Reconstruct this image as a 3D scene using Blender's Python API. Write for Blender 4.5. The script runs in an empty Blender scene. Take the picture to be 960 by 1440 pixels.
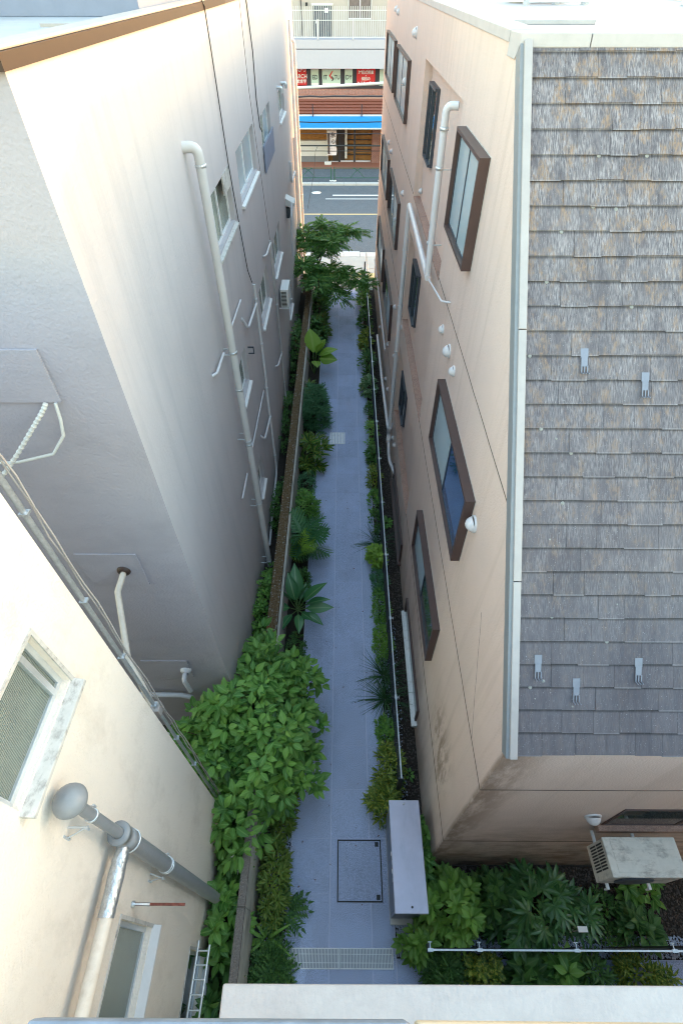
import bpy, bmesh, math, random
import numpy as np
from mathutils import Vector, Matrix, Euler
rnd = random.Random(7)
nr = np.random.default_rng(11)
R = math.radians
SC = bpy.context.scene
COL = SC.collection

# ------------------------------------------------------------------ camera, sky, sun, exposure
cam_d = bpy.data.cameras.new("camera")
cam = bpy.data.objects.new("camera", cam_d)
COL.objects.link(cam)
SC.camera = cam
cam_d.sensor_fit = 'VERTICAL'
cam_d.sensor_height = 36.0
cam_d.lens = 711.5 / 1440 * 36
cam_d.clip_start = 0.02
cam_d.clip_end = 2000
cam.location = (0, 0, 12.0)
cam.rotation_euler = (R(90 - 47.15), 0, math.atan(4 / 1046))

SUN_AZ, SUN_EL = 76.4, 5.4          # clockwise from +Y (the way the alley runs)
sd = Vector((math.cos(R(SUN_EL)) * math.sin(R(SUN_AZ)), math.cos(R(SUN_EL)) * math.cos(R(SUN_AZ)), math.sin(R(SUN_EL))))
w = bpy.data.worlds.new("World")
SC.world = w
w.use_nodes = True
wn = w.node_tree
sky = wn.nodes.new('ShaderNodeTexSky')
sky.sky_type = 'NISHITA'
sky.sun_disc = False
sky.sun_elevation = R(SUN_EL)
sky.sun_rotation = R(SUN_AZ)
sky.air_density = 1.5
sky.dust_density = 1.0
sky.ozone_density = 1.6
bg = wn.nodes['Background']
bg.inputs[1].default_value = 0.15
wn.links.new(sky.outputs[0], bg.inputs[0])
sl = bpy.data.lights.new("sun", 'SUN')
sl.energy = 0.1
sl.angle = R(1.6)
sl.color = (1.0, 0.88, 0.72)
so = bpy.data.objects.new("sun", sl)
COL.objects.link(so)
so.rotation_euler = sd.to_track_quat('Z', 'Y').to_euler()
SC.view_settings.view_transform = 'Standard'
SC.view_settings.look = 'None'
SC.view_settings.gamma = 1.0
SC.view_settings.exposure = 4.0
SC.cycles.filter_width = 1.1
SC.cycles.max_bounces = 10
SC.cycles.diffuse_bounces = 7
SC.cycles.glossy_bounces = 4
SC.cycles.transmission_bounces = 4
SC.cycles.transparent_max_bounces = 8

# ------------------------------------------------------------------ materials
MAT = {}
def mat(name, col, rough=0.7, metal=0.0, var=0.08, scale=6.0, bump=0.0, bscale=60.0, spec=0.4, stain=None, stain_amt=0.0,
        stain_scale=(1.5, 1.5, 0.35), obj_var=0.0, trans=0.0):
    m = bpy.data.materials.new(name)
    m.use_nodes = True
    nt = m.node_tree
    N, L = nt.nodes, nt.links
    p = N['Principled BSDF']
    p.inputs['Roughness'].default_value = rough
    p.inputs['Metallic'].default_value = metal
    p.inputs['Specular IOR Level'].default_value = spec
    geo = N.new('ShaderNodeNewGeometry')
    no = N.new('ShaderNodeTexNoise')
    no.inputs['Scale'].default_value = scale
    no.inputs['Detail'].default_value = 6
    no.inputs['Roughness'].default_value = 0.65
    L.new(geo.outputs['Position'], no.inputs['Vector'])
    cr = N.new('ShaderNodeValToRGB')
    cr.color_ramp.elements[0].position = 0.25
    cr.color_ramp.elements[1].position = 0.75
    cr.color_ramp.elements[0].color = [max(0, c * (1 - var)) for c in col] + [1]
    cr.color_ramp.elements[1].color = [min(1, c * (1 + var)) for c in col] + [1]
    L.new(no.outputs['Fac'], cr.inputs['Fac'])
    out = cr.outputs['Color']
    if stain:
        mp = N.new('ShaderNodeMapping')
        mp.inputs['Scale'].default_value = stain_scale
        L.new(geo.outputs['Position'], mp.inputs['Vector'])
        n2 = N.new('ShaderNodeTexNoise')
        n2.inputs['Scale'].default_value = 1.0
        n2.inputs['Detail'].default_value = 8
        n2.inputs['Roughness'].default_value = 0.7
        L.new(mp.outputs['Vector'], n2.inputs['Vector'])
        mr = N.new('ShaderNodeMapRange')
        mr.inputs[1].default_value = 0.5
        mr.inputs[2].default_value = 0.75
        mr.inputs[3].default_value = 0
        mr.inputs[4].default_value = stain_amt
        L.new(n2.outputs['Fac'], mr.inputs[0])
        mx = N.new('ShaderNodeMix')
        mx.data_type = 'RGBA'
        L.new(mr.outputs[0], mx.inputs[0])
        L.new(out, mx.inputs[6])
        mx.inputs[7].default_value = list(stain) + [1]
        out = mx.outputs[2]
    if obj_var:
        oi = N.new('ShaderNodeObjectInfo')
        mr = N.new('ShaderNodeMapRange')
        mr.inputs[3].default_value = 1 - obj_var
        mr.inputs[4].default_value = 1 + obj_var
        L.new(oi.outputs['Random'], mr.inputs[0])
        hs = N.new('ShaderNodeHueSaturation')
        L.new(mr.outputs[0], hs.inputs['Value'])
        L.new(out, hs.inputs['Color'])
        out = hs.outputs[0]
    L.new(out, p.inputs['Base Color'])
    if bump:
        n3 = N.new('ShaderNodeTexNoise')
        n3.inputs['Scale'].default_value = bscale
        n3.inputs['Detail'].default_value = 4
        L.new(geo.outputs['Position'], n3.inputs['Vector'])
        bp = N.new('ShaderNodeBump')
        bp.inputs['Strength'].default_value = bump
        bp.inputs['Distance'].default_value = 0.02
        L.new(n3.outputs['Fac'], bp.inputs['Height'])
        L.new(bp.outputs[0], p.inputs['Normal'])
    MAT[name] = m
    m['p'] = 1
    return m

def nodes_of(m):
    nt = m.node_tree
    return nt.nodes, nt.links, nt.nodes['Principled BSDF']

mat('white_stucco', (.455, .425, .44), .88, var=.03, scale=1.2, bump=.4, bscale=30, stain=(.35, .335, .36), stain_amt=.6, stain_scale=(2.5, 3.2, .16))
mat('grey_stucco', (.385, .365, .415), .88, var=.04, scale=1.0, bump=.45, bscale=28, stain=(.295, .285, .32), stain_amt=.5, stain_scale=(.7, 1, 1.6))
mat('cream_stucco', (.74, .66, .585), .9, var=.03, scale=1.0, bump=.45, bscale=40, stain=(.40, .33, .27), stain_amt=.5, stain_scale=(1.3, 1.3, .8))
mat('pink_stucco', (.62, .485, .43), .88, var=.04, scale=1.1, bump=.5, bscale=42, stain=(.45, .34, .29), stain_amt=.55, stain_scale=(3, 4.5, .2))
mat('joint', (.10, .075, .06), .9)
mat('render_edge', (.34, .22, .18), .9, var=.35, scale=40, bump=.8, bscale=60, stain=(.15, .11, .09), stain_amt=.6, stain_scale=(6, 6, 6))
mat('brown_frame', (.075, .045, .042), .45, var=.1)
mat('frosted', (.36, .45, .50), .25, var=.05, scale=1.5, spec=.7)
mat('clear_dark', (.03, .05, .055), .06, var=.2, scale=2, spec=.9)
mat('clear_blue', (.025, .07, .17), .04, var=.35, scale=3.5, spec=1.0)
mat('white_pvc', (.58, .57, .60), .35, var=.04, stain=(.36, .34, .33), stain_amt=.5, stain_scale=(5, 5, 1))
mat('wall_pvc', (.52, .51, .52), .5, var=.04, stain=(.38, .37, .37), stain_amt=.5)
mat('grey_pvc', (.215, .225, .24), .38, var=.08, scale=12)
mat('cream_pvc', (.66, .57, .48), .45, var=.08, scale=6, stain=(.4, .28, .2), stain_amt=.4, stain_scale=(8, 8, 3))
mat('foil_tape', (.52, .54, .56), .28, metal=.8, var=.25, scale=14, bump=.6, bscale=40)
mat('alu', (.60, .63, .66), .32, metal=.55, var=.08, scale=8)
mat('alu_white', (.72, .73, .75), .4, var=.06, stain=(.3, .28, .27), stain_amt=.5, stain_scale=(9, 9, 6))
mat('galv', (.50, .53, .56), .38, metal=.7, var=.2, scale=25)
mat('dark_metal', (.055, .065, .085), .45, metal=.2, var=.1)
mat('black', (.02, .02, .022), .5)
mat('rust', (.20, .06, .04), .8, var=.4, scale=30, bump=.3)
mat('locker_top', (.42, .42, .54), .32, metal=.2, var=.08, scale=2.2, spec=.6, stain=(.28, .29, .38), stain_amt=.6, stain_scale=(3, 1.2, 1))
mat('locker_side', (.22, .24, .28), .35, metal=.3, var=.06)
mat('white_paint', (.62, .61, .62), .5, var=.05)
mat('white_tag', (.85, .85, .85), .5)
mat('sill_dirty', (.50, .48, .46), .7, var=.12, scale=10, stain=(.10, .085, .075), stain_amt=.9, stain_scale=(14, 7, 9))
mat('coping_metal', (.37, .335, .325), .5, var=.08, scale=3, stain=(.26, .245, .235), stain_amt=.4, stain_scale=(4, 4, 4))
mat('coping_pale', (.43, .405, .41), .5, var=.07, scale=5, stain=(.31, .30, .31), stain_amt=.6, stain_scale=(3, 3, 3))
mat('roof_membrane', (.40, .375, .38), .6, var=.1, scale=1.5, stain=(.31, .26, .23), stain_amt=.6, stain_scale=(.8, 2.5, 1))
mat('roof_blue', (.36, .39, .43), .5, var=.08, scale=1.5, stain=(.2, .2, .22), stain_amt=.5, stain_scale=(1, 3, 1))
mat('fascia', (.045, .024, .018), .5, var=.1, scale=4)
mat('penthouse', (.42, .43, .47), .8, var=.04, bump=.2)
mat('blue_band', (.20, .23, .32), .6, var=.06)
mat('snow_guard', (.20, .21, .25), .45, metal=.3, var=.15)
mat('lichen', (.24, .24, .225), .9, var=.3, scale=60)
mat('ac_white', (.56, .54, .50), .6, var=.08, scale=12, stain=(.13, .12, .12), stain_amt=.8, stain_scale=(5, 9, 7))
mat('ac_clean', (.72, .72, .72), .5, var=.04)
mat('paver', (.35, .41, .60), .75, var=.09, scale=1.2, bump=.12, bscale=90, obj_var=.06, stain=(.22, .25, .36), stain_amt=.45, stain_scale=(2.0, .9, 1))
mat('paver_joint', (.48, .52, .68), .9)
mat('paving_far', (.40, .39, .37), .8, var=.08, scale=2, bump=.2, bscale=80)
mat('kerb_stone', (.50, .48, .46), .8, var=.1, scale=6)
mat('yellow_tile', (.62, .50, .26), .8, var=.1, scale=6)
mat('soil', (.028, .022, .018), .95, var=.4, scale=20, bump=.9, bscale=40)
mat('dirt_ground', (.06, .055, .05), .95, var=.3, scale=3, bump=.6, bscale=20)
mat('gravel', (.36, .42, .55), .8, obj_var=0, var=.25, scale=50)
mat('dark_gravel', (.085, .07, .065), .85, var=.6, scale=60)
mat('asphalt', (.105, .12, .14), .85, var=.12, scale=3, bump=.5, bscale=90)
mat('road_white', (.72, .72, .72), .7, var=.1, scale=20)
mat('road_yellow', (.62, .46, .24), .7, var=.1, scale=20)
mat('terracotta', (.34, .13, .085), .75, var=.15, scale=10)
mat('brick_paint', (.27, .10, .075), .8, var=.3, scale=14)
mat('awning_blue', (.02, .27, .72), .5, var=.04)
mat('shop_wood', (.33, .15, .045), .6, var=.3, scale=4)
mat('shop_dark', (.06, .045, .04), .5, var=.3)
mat('sign_red', (.60, .028, .032), .5, var=.05)
mat('sign_green', (.55, .68, .60), .5, var=.05)
mat('sign_grey', (.045, .042, .055), .5)
mat('band_white', (.46, .44, .49), .6, var=.03)
mat('far_wall', (.43, .375, .34), .8, var=.05)
mat('far_door', (.045, .055, .08), .4)
mat('far_glass', (.16, .13, .13), .2, var=.2, scale=4)
mat('rail_green', (.025, .10, .065), .5)
mat('banner', (.74, .66, .70), .7, var=.05)
mat('ink', (.03, .02, .03), .6)
mat('bark', (.075, .05, .035), .9, var=.3, scale=20)
mat('twig', (.13, .06, .045), .8, var=.2)
mat('green_stem', (.10, .16, .05), .6)
mat('cable_black', (.03, .03, .03), .5)
mat('cable_white', (.62, .62, .60), .5, var=.1, scale=20)
mat('concrete_top', (.19, .165, .15), .95, var=.5, scale=55, bump=.8, bscale=70)
mat('concrete_face', (.42, .40, .36), .9, var=.15, scale=5, stain=(.10, .09, .08), stain_amt=.8, stain_scale=(10, 1.0, 3))
mat('moss_top', (.105, .065, .028), .95, var=.5, scale=25, bump=.9, bscale=50, stain=(.4, .38, .35), stain_amt=.5, stain_scale=(22, 22, 22))
mat('ledge_pale', (.37, .335, .325), .6, var=.06, scale=9, bump=.3, bscale=30, stain=(.29, .265, .26), stain_amt=.5, stain_scale=(4, 12, 4))
mat('ledge_blue', (.15, .18, .24), .5, metal=.2, var=.25, scale=22)
mat('ledge_beige', (.40, .34, .27), .6, var=.1, scale=20)
mat('conc_block', (.55, .55, .55), .9, var=.1, scale=6)
mat('lattice_clay', (.44, .22, .19), .8, var=.15, scale=8)
mat('fence_mesh', (.06, .07, .09), .5, metal=.3)
mat('other_build', (.55, .53, .50), .85, var=.05, scale=1)

# paver speckle
def paver_nodes():
    for nm, sc_, amt in (('paver', 80, .33), ('asphalt', 26, .3)):
        N, L, p = nodes_of(MAT[nm])
        src = p.inputs['Base Color'].links[0].from_socket
        g = N.new('ShaderNodeNewGeometry')
        n = N.new('ShaderNodeTexNoise'); n.inputs['Scale'].default_value = sc_; n.inputs['Detail'].default_value = 1
        mp = N.new('ShaderNodeMapping'); mp.inputs['Location'].default_value = (.11, .23, .3737); L.new(g.outputs['Position'], mp.inputs['Vector']); L.new(mp.outputs['Vector'], n.inputs['Vector'])
        mr = N.new('ShaderNodeMapRange'); mr.inputs[1].default_value = .35; mr.inputs[2].default_value = .65
        mr.inputs[3].default_value = 1 - amt; mr.inputs[4].default_value = 1 + amt
        L.new(n.outputs['Fac'], mr.inputs[0])
        hs = N.new('ShaderNodeHueSaturation')
        L.new(mr.outputs[0], hs.inputs['Value']); L.new(src, hs.inputs['Color']); L.new(hs.outputs[0], p.inputs['Base Color'])
paver_nodes()

# slate tile: vertical ribs, lichen stronger up the slope
def tile_mat():
    m = mat('slate', (.16, .175, .22), .8, var=.2, scale=5)
    N, L, p = nodes_of(m)
    g = N.new('ShaderNodeNewGeometry')
    sep = N.new('ShaderNodeSeparateXYZ'); L.new(g.outputs['Position'], sep.inputs[0])
    def noise(scale, vec, det=6, rough=.6):
        mp = N.new('ShaderNodeMapping'); mp.inputs['Scale'].default_value = vec
        L.new(g.outputs['Position'], mp.inputs['Vector'])
        n = N.new('ShaderNodeTexNoise'); n.inputs['Scale'].default_value = scale; n.inputs['Detail'].default_value = det
        n.inputs['Roughness'].default_value = rough
        L.new(mp.outputs['Vector'], n.inputs['Vector']); return n.outputs['Fac']
    def rng(a, lo, hi, o0, o1):
        r = N.new('ShaderNodeMapRange'); r.inputs[1].default_value = lo; r.inputs[2].default_value = hi
        r.inputs[3].default_value = o0; r.inputs[4].default_value = o1; L.new(a, r.inputs[0]); return r.outputs[0]
    def mul(a, b):
        r = N.new('ShaderNodeMath'); r.operation = 'MULTIPLY'; L.new(a, r.inputs[0]); L.new(b, r.inputs[1]); return r.outputs[0]
    def add(a, b):
        r = N.new('ShaderNodeMath'); r.operation = 'ADD'; r.use_clamp = True; L.new(a, r.inputs[0]); L.new(b, r.inputs[1]); return r.outputs[0]
    def mix(f, a, b):
        r = N.new('ShaderNodeMix'); r.data_type = 'RGBA'; L.new(f, r.inputs[0])
        if isinstance(a, tuple): r.inputs[6].default_value = a + (1,)
        else: L.new(a, r.inputs[6])
        if isinstance(b, tuple): r.inputs[7].default_value = b + (1,)
        else: L.new(b, r.inputs[7])
        return r.outputs[2]
    hgt = rng(sep.outputs['Z'], 7.0, 10.8, 0.0, 1.0)
    rib = noise(1.0, (170, 14, 14), 3, .6)
    broad = noise(1.0, (2.6, .8, .8), 5, .6)
    tone = mix(rng(broad, .3, .7, 0, 1), (.078, .070, .084), (.125, .113, .126))
    pale = mul(rng(rib, .42, .62, 0, 1), rng(noise(1.0, (7, 3, 3), 5, .65), .35, .6, .15, 1))
    tone = mix(mul(pale, rng(hgt, 0, 1, .12, .85)), tone, (.40, .365, .375))
    och = mul(rng(noise(1.0, (9, 4, 4), 6, .7), .50, .62, 0, 1), rng(noise(1.0, (70, 20, 20), 3, .6), .42, .58, .15, 1))
    tone = mix(mul(och, rng(hgt, 0, 1, .12, 1.0)), tone, (.27, .18, .12))
    speck = rng(noise(1.0, (90, 90, 90), 2, .5), .68, .72, 0, .55)
    tone = mix(speck, tone, (.40, .40, .41))
    oi = N.new('ShaderNodeObjectInfo')
    hs = N.new('ShaderNodeHueSaturation'); L.new(rng(oi.outputs['Random'], 0, 1, .94, 1.06), hs.inputs['Value'])
    L.new(tone, hs.inputs['Color']); L.new(hs.outputs[0], p.inputs['Base Color'])
    # butt shadow painted dark under each course line, pale lip along it
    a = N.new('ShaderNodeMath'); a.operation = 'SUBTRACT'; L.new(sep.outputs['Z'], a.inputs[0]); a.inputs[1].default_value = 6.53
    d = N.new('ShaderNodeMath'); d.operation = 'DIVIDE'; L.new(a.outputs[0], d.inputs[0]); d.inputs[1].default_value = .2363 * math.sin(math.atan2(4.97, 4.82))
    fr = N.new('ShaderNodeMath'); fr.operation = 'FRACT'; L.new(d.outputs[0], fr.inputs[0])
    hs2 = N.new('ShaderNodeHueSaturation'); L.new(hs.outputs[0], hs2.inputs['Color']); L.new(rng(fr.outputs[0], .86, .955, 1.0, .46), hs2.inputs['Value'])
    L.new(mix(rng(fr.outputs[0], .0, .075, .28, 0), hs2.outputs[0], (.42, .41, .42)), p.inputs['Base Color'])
    wv = N.new('ShaderNodeTexWave'); wv.wave_type = 'BANDS'; wv.bands_direction = 'X'
    wv.inputs['Scale'].default_value = 28; wv.inputs['Distortion'].default_value = .6
    L.new(g.outputs['Position'], wv.inputs['Vector'])
    bp = N.new('ShaderNodeBump'); bp.inputs['Strength'].default_value = .5; bp.inputs['Distance'].default_value = .008
    L.new(wv.outputs['Fac'], bp.inputs['Height']); L.new(bp.outputs[0], p.inputs['Normal'])
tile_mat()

# damp stains of the pink wall: round the corner, along its foot, and one patch beside the far window
def pink_stains():
    N, L, p = nodes_of(MAT['pink_stucco'])
    src = p.inputs['Base Color'].links[0].from_socket
    g = N.new('ShaderNodeNewGeometry'); sep = N.new('ShaderNodeSeparateXYZ'); L.new(g.outputs['Position'], sep.inputs[0])
    def rng(a, lo, hi, o0, o1):
        r = N.new('ShaderNodeMapRange'); r.interpolation_type = 'SMOOTHSTEP'; r.inputs[1].default_value = lo; r.inputs[2].default_value = hi
        r.inputs[3].default_value = o0; r.inputs[4].default_value = o1; L.new(a, r.inputs[0]); return r.outputs[0]
    def op(o, a, b):
        r = N.new('ShaderNodeMath'); r.operation = o; r.use_clamp = True
        L.new(a, r.inputs[0])
        if isinstance(b, float): r.inputs[1].default_value = b
        else: L.new(b, r.inputs[1])
        return r.outputs[0]
    def noise(vec, lo, hi):
        mp = N.new('ShaderNodeMapping'); mp.inputs['Scale'].default_value = vec; L.new(g.outputs['Position'], mp.inputs['Vector'])
        n = N.new('ShaderNodeTexNoise'); n.inputs['Scale'].default_value = 1; n.inputs['Detail'].default_value = 8; n.inputs['Roughness'].default_value = .7
        L.new(mp.outputs['Vector'], n.inputs['Vector']); return rng(n.outputs['Fac'], lo, hi, 0, 1)
    x, y, z = sep.outputs
    corner = op('MULTIPLY', op('MULTIPLY', rng(x, 1.70, 2.35, 1, 0), rng(y, 1.72, 1.80, 1, 0)), noise((5, 5, 1.6), .30, .60))
    foot = op('MULTIPLY', op('MULTIPLY', rng(z, .5, 4.6, 1, 0), rng(y, 1.72, 1.80, 1, 0)), noise((1.6, 3, 3.2), .32, .66))
    band = op('MULTIPLY', op('MULTIPLY', rng(y, 2.0, 2.7, 0, 1), rng(y, 3.1, 4.0, 1, 0)), op('MULTIPLY', rng(z, 1.8, 2.6, 0, 1), rng(z, 3.0, 4.2, 1, 0)))
    band = op('MULTIPLY', band, noise((3, 5, 1.4), .40, .60))
    low = op('MULTIPLY', op('MULTIPLY', rng(z, 1.0, 3.4, 1, 0), noise((3, 1.6, .5), .35, .7)), .5)
    tot = op('MAXIMUM', op('MAXIMUM', corner, foot), op('MAXIMUM', band, low))
    tot = op('MULTIPLY', tot, .8)
    mx = N.new('ShaderNodeMix'); mx.data_type = 'RGBA'; L.new(tot, mx.inputs[0]); L.new(src, mx.inputs[6]); mx.inputs[7].default_value = (.22, .145, .10, 1)
    L.new(mx.outputs[2], p.inputs['Base Color'])
pink_stains()

# ribbed obscure glass
def ribbed():
    m = mat('ribbed_glass', (.15, .18, .15), .2, var=.15, scale=3, spec=.6)
    N, L, p = nodes_of(m)
    g = N.new('ShaderNodeNewGeometry')
    wv = N.new('ShaderNodeTexWave'); wv.bands_direction = 'Z'; wv.inputs['Scale'].default_value = 16
    L.new(g.outputs['Position'], wv.inputs['Vector'])
    bp = N.new('ShaderNodeBump'); bp.inputs['Strength'].default_value = .9; bp.inputs['Distance'].default_value = .01
    L.new(wv.outputs['Fac'], bp.inputs['Height']); L.new(bp.outputs[0], p.inputs['Normal'])
ribbed()

# brick pattern for far facade
def brickm(name, c1, c2, mortar, sc_):
    m = mat(name, c1, .8)
    N, L, p = nodes_of(m)
    g = N.new('ShaderNodeNewGeometry'); sp = N.new('ShaderNodeSeparateXYZ'); cb = N.new('ShaderNodeCombineXYZ')
    L.new(g.outputs['Position'], sp.inputs[0]); L.new(sp.outputs['X'], cb.inputs['X']); L.new(sp.outputs['Z'], cb.inputs['Y'])
    b = N.new('ShaderNodeTexBrick'); b.inputs['Scale'].default_value = sc_
    b.inputs['Color1'].default_value = c1 + (1,); b.inputs['Color2'].default_value = c2 + (1,); b.inputs['Mortar'].default_value = mortar + (1,)
    b.inputs['Mortar Size'].default_value = .03
    L.new(cb.outputs[0], b.inputs['Vector']); L.new(b.outputs['Color'], p.inputs['Base Color'])
brickm('brick', (.30, .11, .08), (.40, .17, .12), (.45, .36, .32), 3.2)
brickm('brick_dark', (.16, .05, .045), (.22, .08, .06), (.3, .22, .2), 3.2)

# leaves: random per leaf, paler rib or margin
def leafm(name, dark, light, rib, ribw=.35, rough=.52, trans=.25, invert=False, mottled=None):
    m = mat(name, dark, rough, spec=.45)
    N, L, p = nodes_of(m)
    g = N.new('ShaderNodeNewGeometry'); oi = N.new('ShaderNodeObjectInfo')
    a = N.new('ShaderNodeMath'); a.operation = 'ADD'; L.new(g.outputs['Random Per Island'], a.inputs[0]); L.new(oi.outputs['Random'], a.inputs[1])
    f = N.new('ShaderNodeMath'); f.operation = 'FRACT'; L.new(a.outputs[0], f.inputs[0])
    cr = N.new('ShaderNodeValToRGB'); e = cr.color_ramp.elements
    e[0].color = dark + (1,); e[1].color = light + (1,); e[0].position = .1; e[1].position = 1.0
    L.new(f.outputs[0], cr.inputs[0])
    at = N.new('ShaderNodeAttribute'); at.attribute_name = 'rib'
    mr = N.new('ShaderNodeMapRange')
    mr.inputs[1].default_value = 1 - ribw if not invert else ribw
    mr.inputs[2].default_value = 1 if not invert else 0
    mr.inputs[3].default_value = 0; mr.inputs[4].default_value = .75
    L.new(at.outputs['Fac'], mr.inputs[0])
    mx = N.new('ShaderNodeMix'); mx.data_type = 'RGBA'; L.new(mr.outputs[0], mx.inputs[0]); L.new(cr.outputs[0], mx.inputs[6]); mx.inputs[7].default_value = rib + (1,)
    out = mx.outputs[2]
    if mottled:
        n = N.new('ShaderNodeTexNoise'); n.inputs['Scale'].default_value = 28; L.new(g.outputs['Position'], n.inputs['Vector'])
        r2 = N.new('ShaderNodeMapRange'); r2.inputs[1].default_value = .5; r2.inputs[2].default_value = .62; L.new(n.outputs['Fac'], r2.inputs[0])
        m2 = N.new('ShaderNodeMix'); m2.data_type = 'RGBA'; L.new(r2.outputs[0], m2.inputs[0]); L.new(out, m2.inputs[6]); m2.inputs[7].default_value = mottled + (1,)
        out = m2.outputs[2]
    L.new(out, p.inputs['Base Color'])
    tr = N.new('ShaderNodeBsdfTranslucent'); L.new(out, tr.inputs[0])
    ms = N.new('ShaderNodeMixShader'); ms.inputs[0].default_value = trans
    L.new(p.outputs[0], ms.inputs[1]); L.new(tr.outputs[0], ms.inputs[2])
    L.new(ms.outputs[0], N['Material Output'].inputs[0])
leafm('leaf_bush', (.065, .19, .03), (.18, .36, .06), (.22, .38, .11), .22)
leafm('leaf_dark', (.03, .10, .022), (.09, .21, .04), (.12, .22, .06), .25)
leafm('leaf_light', (.11, .25, .035), (.20, .38, .06), (.22, .35, .10), .25)
leafm('leaf_lime', (.16, .30, .03), (.24, .40, .05), (.35, .48, .12), .25)
leafm('leaf_variegated', (.02, .09, .015), (.05, .16, .02), (.42, .42, .06), .45, invert=True)
leafm('leaf_croton', (.05, .12, .015), (.12, .20, .025), (.26, .30, .04), .3, mottled=(.34, .36, .05))
leafm('leaf_hedge', (.05, .13, .015), (.14, .22, .03), (.24, .32, .05), .3, mottled=(.16, .20, .03))
leafm('leaf_white', (.05, .15, .04), (.12, .24, .08), (.55, .60, .42), .4, invert=True)
leafm('leaf_paddle', (.035, .14, .05), (.07, .20, .07), (.22, .34, .16), .16, rough=.32, trans=.12)
leafm('leaf_fatsia', (.03, .11, .03), (.075, .20, .05), (.12, .24, .08), .18, rough=.3)
leafm('leaf_tree', (.05, .16, .03), (.16, .34, .06), (.1, .22, .05), .25)
leafm('leaf_bluegreen', (.04, .15, .06), (.10, .25, .11), (.12, .2, .1), .25)
leafm('blade', (.015, .06, .02), (.04, .12, .04), (.08, .16, .06), .3)
leafm('flower', (.75, .74, .66), (.85, .84, .8), (.85, .85, .8), .2)

# ------------------------------------------------------------------ mesh builder
class B:
    def __init__(s):
        s.v = []; s.f = []; s.sm = []
    def add(s, vs, fs, smooth=False):
        o = len(s.v)
        s.v += [tuple(v) for v in vs]
        for f in fs:
            s.f.append(tuple(i + o for i in f)); s.sm.append(smooth)
        return s
    def box(s, x0, x1, y0, y1, z0, z1):
        if x0 > x1: x0, x1 = x1, x0
        if y0 > y1: y0, y1 = y1, y0
        if z0 > z1: z0, z1 = z1, z0
        return s.add([(x0, y0, z0), (x1, y0, z0), (x1, y1, z0), (x0, y1, z0), (x0, y0, z1), (x1, y0, z1), (x1, y1, z1), (x0, y1, z1)],
              [(0, 3, 2, 1), (4, 5, 6, 7), (0, 1, 5, 4), (1, 2, 6, 5), (2, 3, 7, 6), (3, 0, 4, 7)])
    def poly(s, pts):
        return s.add(pts, [tuple(range(len(pts)))])
    def prism(s, pts, off):
        n = len(pts); off = Vector(off)
        q = [Vector(p) for p in pts] + [Vector(p) + off for p in pts]
        return s.add(q, [tuple(range(n)), tuple(range(2 * n - 1, n - 1, -1))] + [(i, i + n, (i + 1) % n + n, (i + 1) % n) for i in range(n)])
    def tube(s, pts, r, n=10, cap=True, radii=None):
        pts = [Vector(p) for p in pts]
        rings = []
        prev = None
        for i, p in enumerate(pts):
            if i == 0: t = pts[1] - p
            elif i == len(pts) - 1: t = p - pts[-2]
            else: t = (pts[i + 1] - p).normalized() + (p - pts[i - 1]).normalized()
            t.normalize()
            if prev is None:
                a = Vector((0, 0, 1)) if abs(t.z) < .9 else Vector((1, 0, 0))
                u = t.cross(a).normalized()
            else:
                u = (prev - t * prev.dot(t)).normalized()
            prev = u
            v2 = t.cross(u)
            rr = radii[i] if radii else r
            rings.append([p + (u * math.cos(2 * math.pi * k / n) + v2 * math.sin(2 * math.pi * k / n)) * rr for k in range(n)])
        vs = [q for ring in rings for q in ring]
        fs = [(i * n + k, i * n + (k + 1) % n, (i + 1) * n + (k + 1) % n, (i + 1) * n + k) for i in range(len(pts) - 1) for k in range(n)]
        s.add(vs, fs, True)
        if cap:
            s.add(rings[0], [tuple(range(n - 1, -1, -1))]); s.add(rings[-1], [tuple(range(n))])
        return s
    def lathe(s, base, axis, prof, n=14):
        axis = Vector(axis).normalized()
        a = Vector((0, 0, 1)) if abs(axis.z) < .9 else Vector((1, 0, 0))
        u = axis.cross(a).normalized(); v2 = axis.cross(u)
        base = Vector(base)
        vs = []
        for (h, r) in prof:
            vs += [base + axis * h + (u * math.cos(2 * math.pi * k / n) + v2 * math.sin(2 * math.pi * k / n)) * r for k in range(n)]
        fs = [(i * n + k, i * n + (k + 1) % n, (i + 1) * n + (k + 1) % n, (i + 1) * n + k) for i in range(len(prof) - 1) for k in range(n)]
        return s.add(vs, fs, True)

WL = {}      # object -> world location of its origin
def newmesh(name, V, F, sm=None, mname=None, rib=None):
    me = bpy.data.meshes.new(name)
    me.from_pydata(V, [], F)
    if sm is not None:
        me.polygons.foreach_set('use_smooth', sm)
    if rib is not None:
        at = me.attributes.new('rib', 'FLOAT', 'POINT'); at.data.foreach_set('value', rib)
    if mname: me.materials.append(MAT[mname])
    me.update()
    return me
def link(name, me, parent=None, loc=None):
    o = bpy.data.objects.new(name, me)
    COL.objects.link(o)
    if parent is not None:
        o.parent = parent
        WL[o.name] = WL[parent.name] if loc is None else Vector(loc)
        if loc is not None: o.location = Vector(loc) - WL[parent.name]
    else:
        o.location = loc or (0, 0, 0)
        WL[o.name] = Vector(loc or (0, 0, 0))
    return o
def part(name, b, m, parent, bevel=0.0, label=None, kind=None):
    """b holds world coordinates; the part shares its parent's origin"""
    L = WL[parent.name]
    me = newmesh(name, [(x - L.x, y - L.y, z - L.z) for x, y, z in b.v], b.f, b.sm, m)
    o = link(name, me, parent)
    if bevel:
        md = o.modifiers.new('bevel', 'BEVEL'); md.width = bevel; md.segments = 2; md.limit_method = 'ANGLE'
    if label: o['label'] = label
    if kind: o['kind'] = kind
    return o
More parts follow.
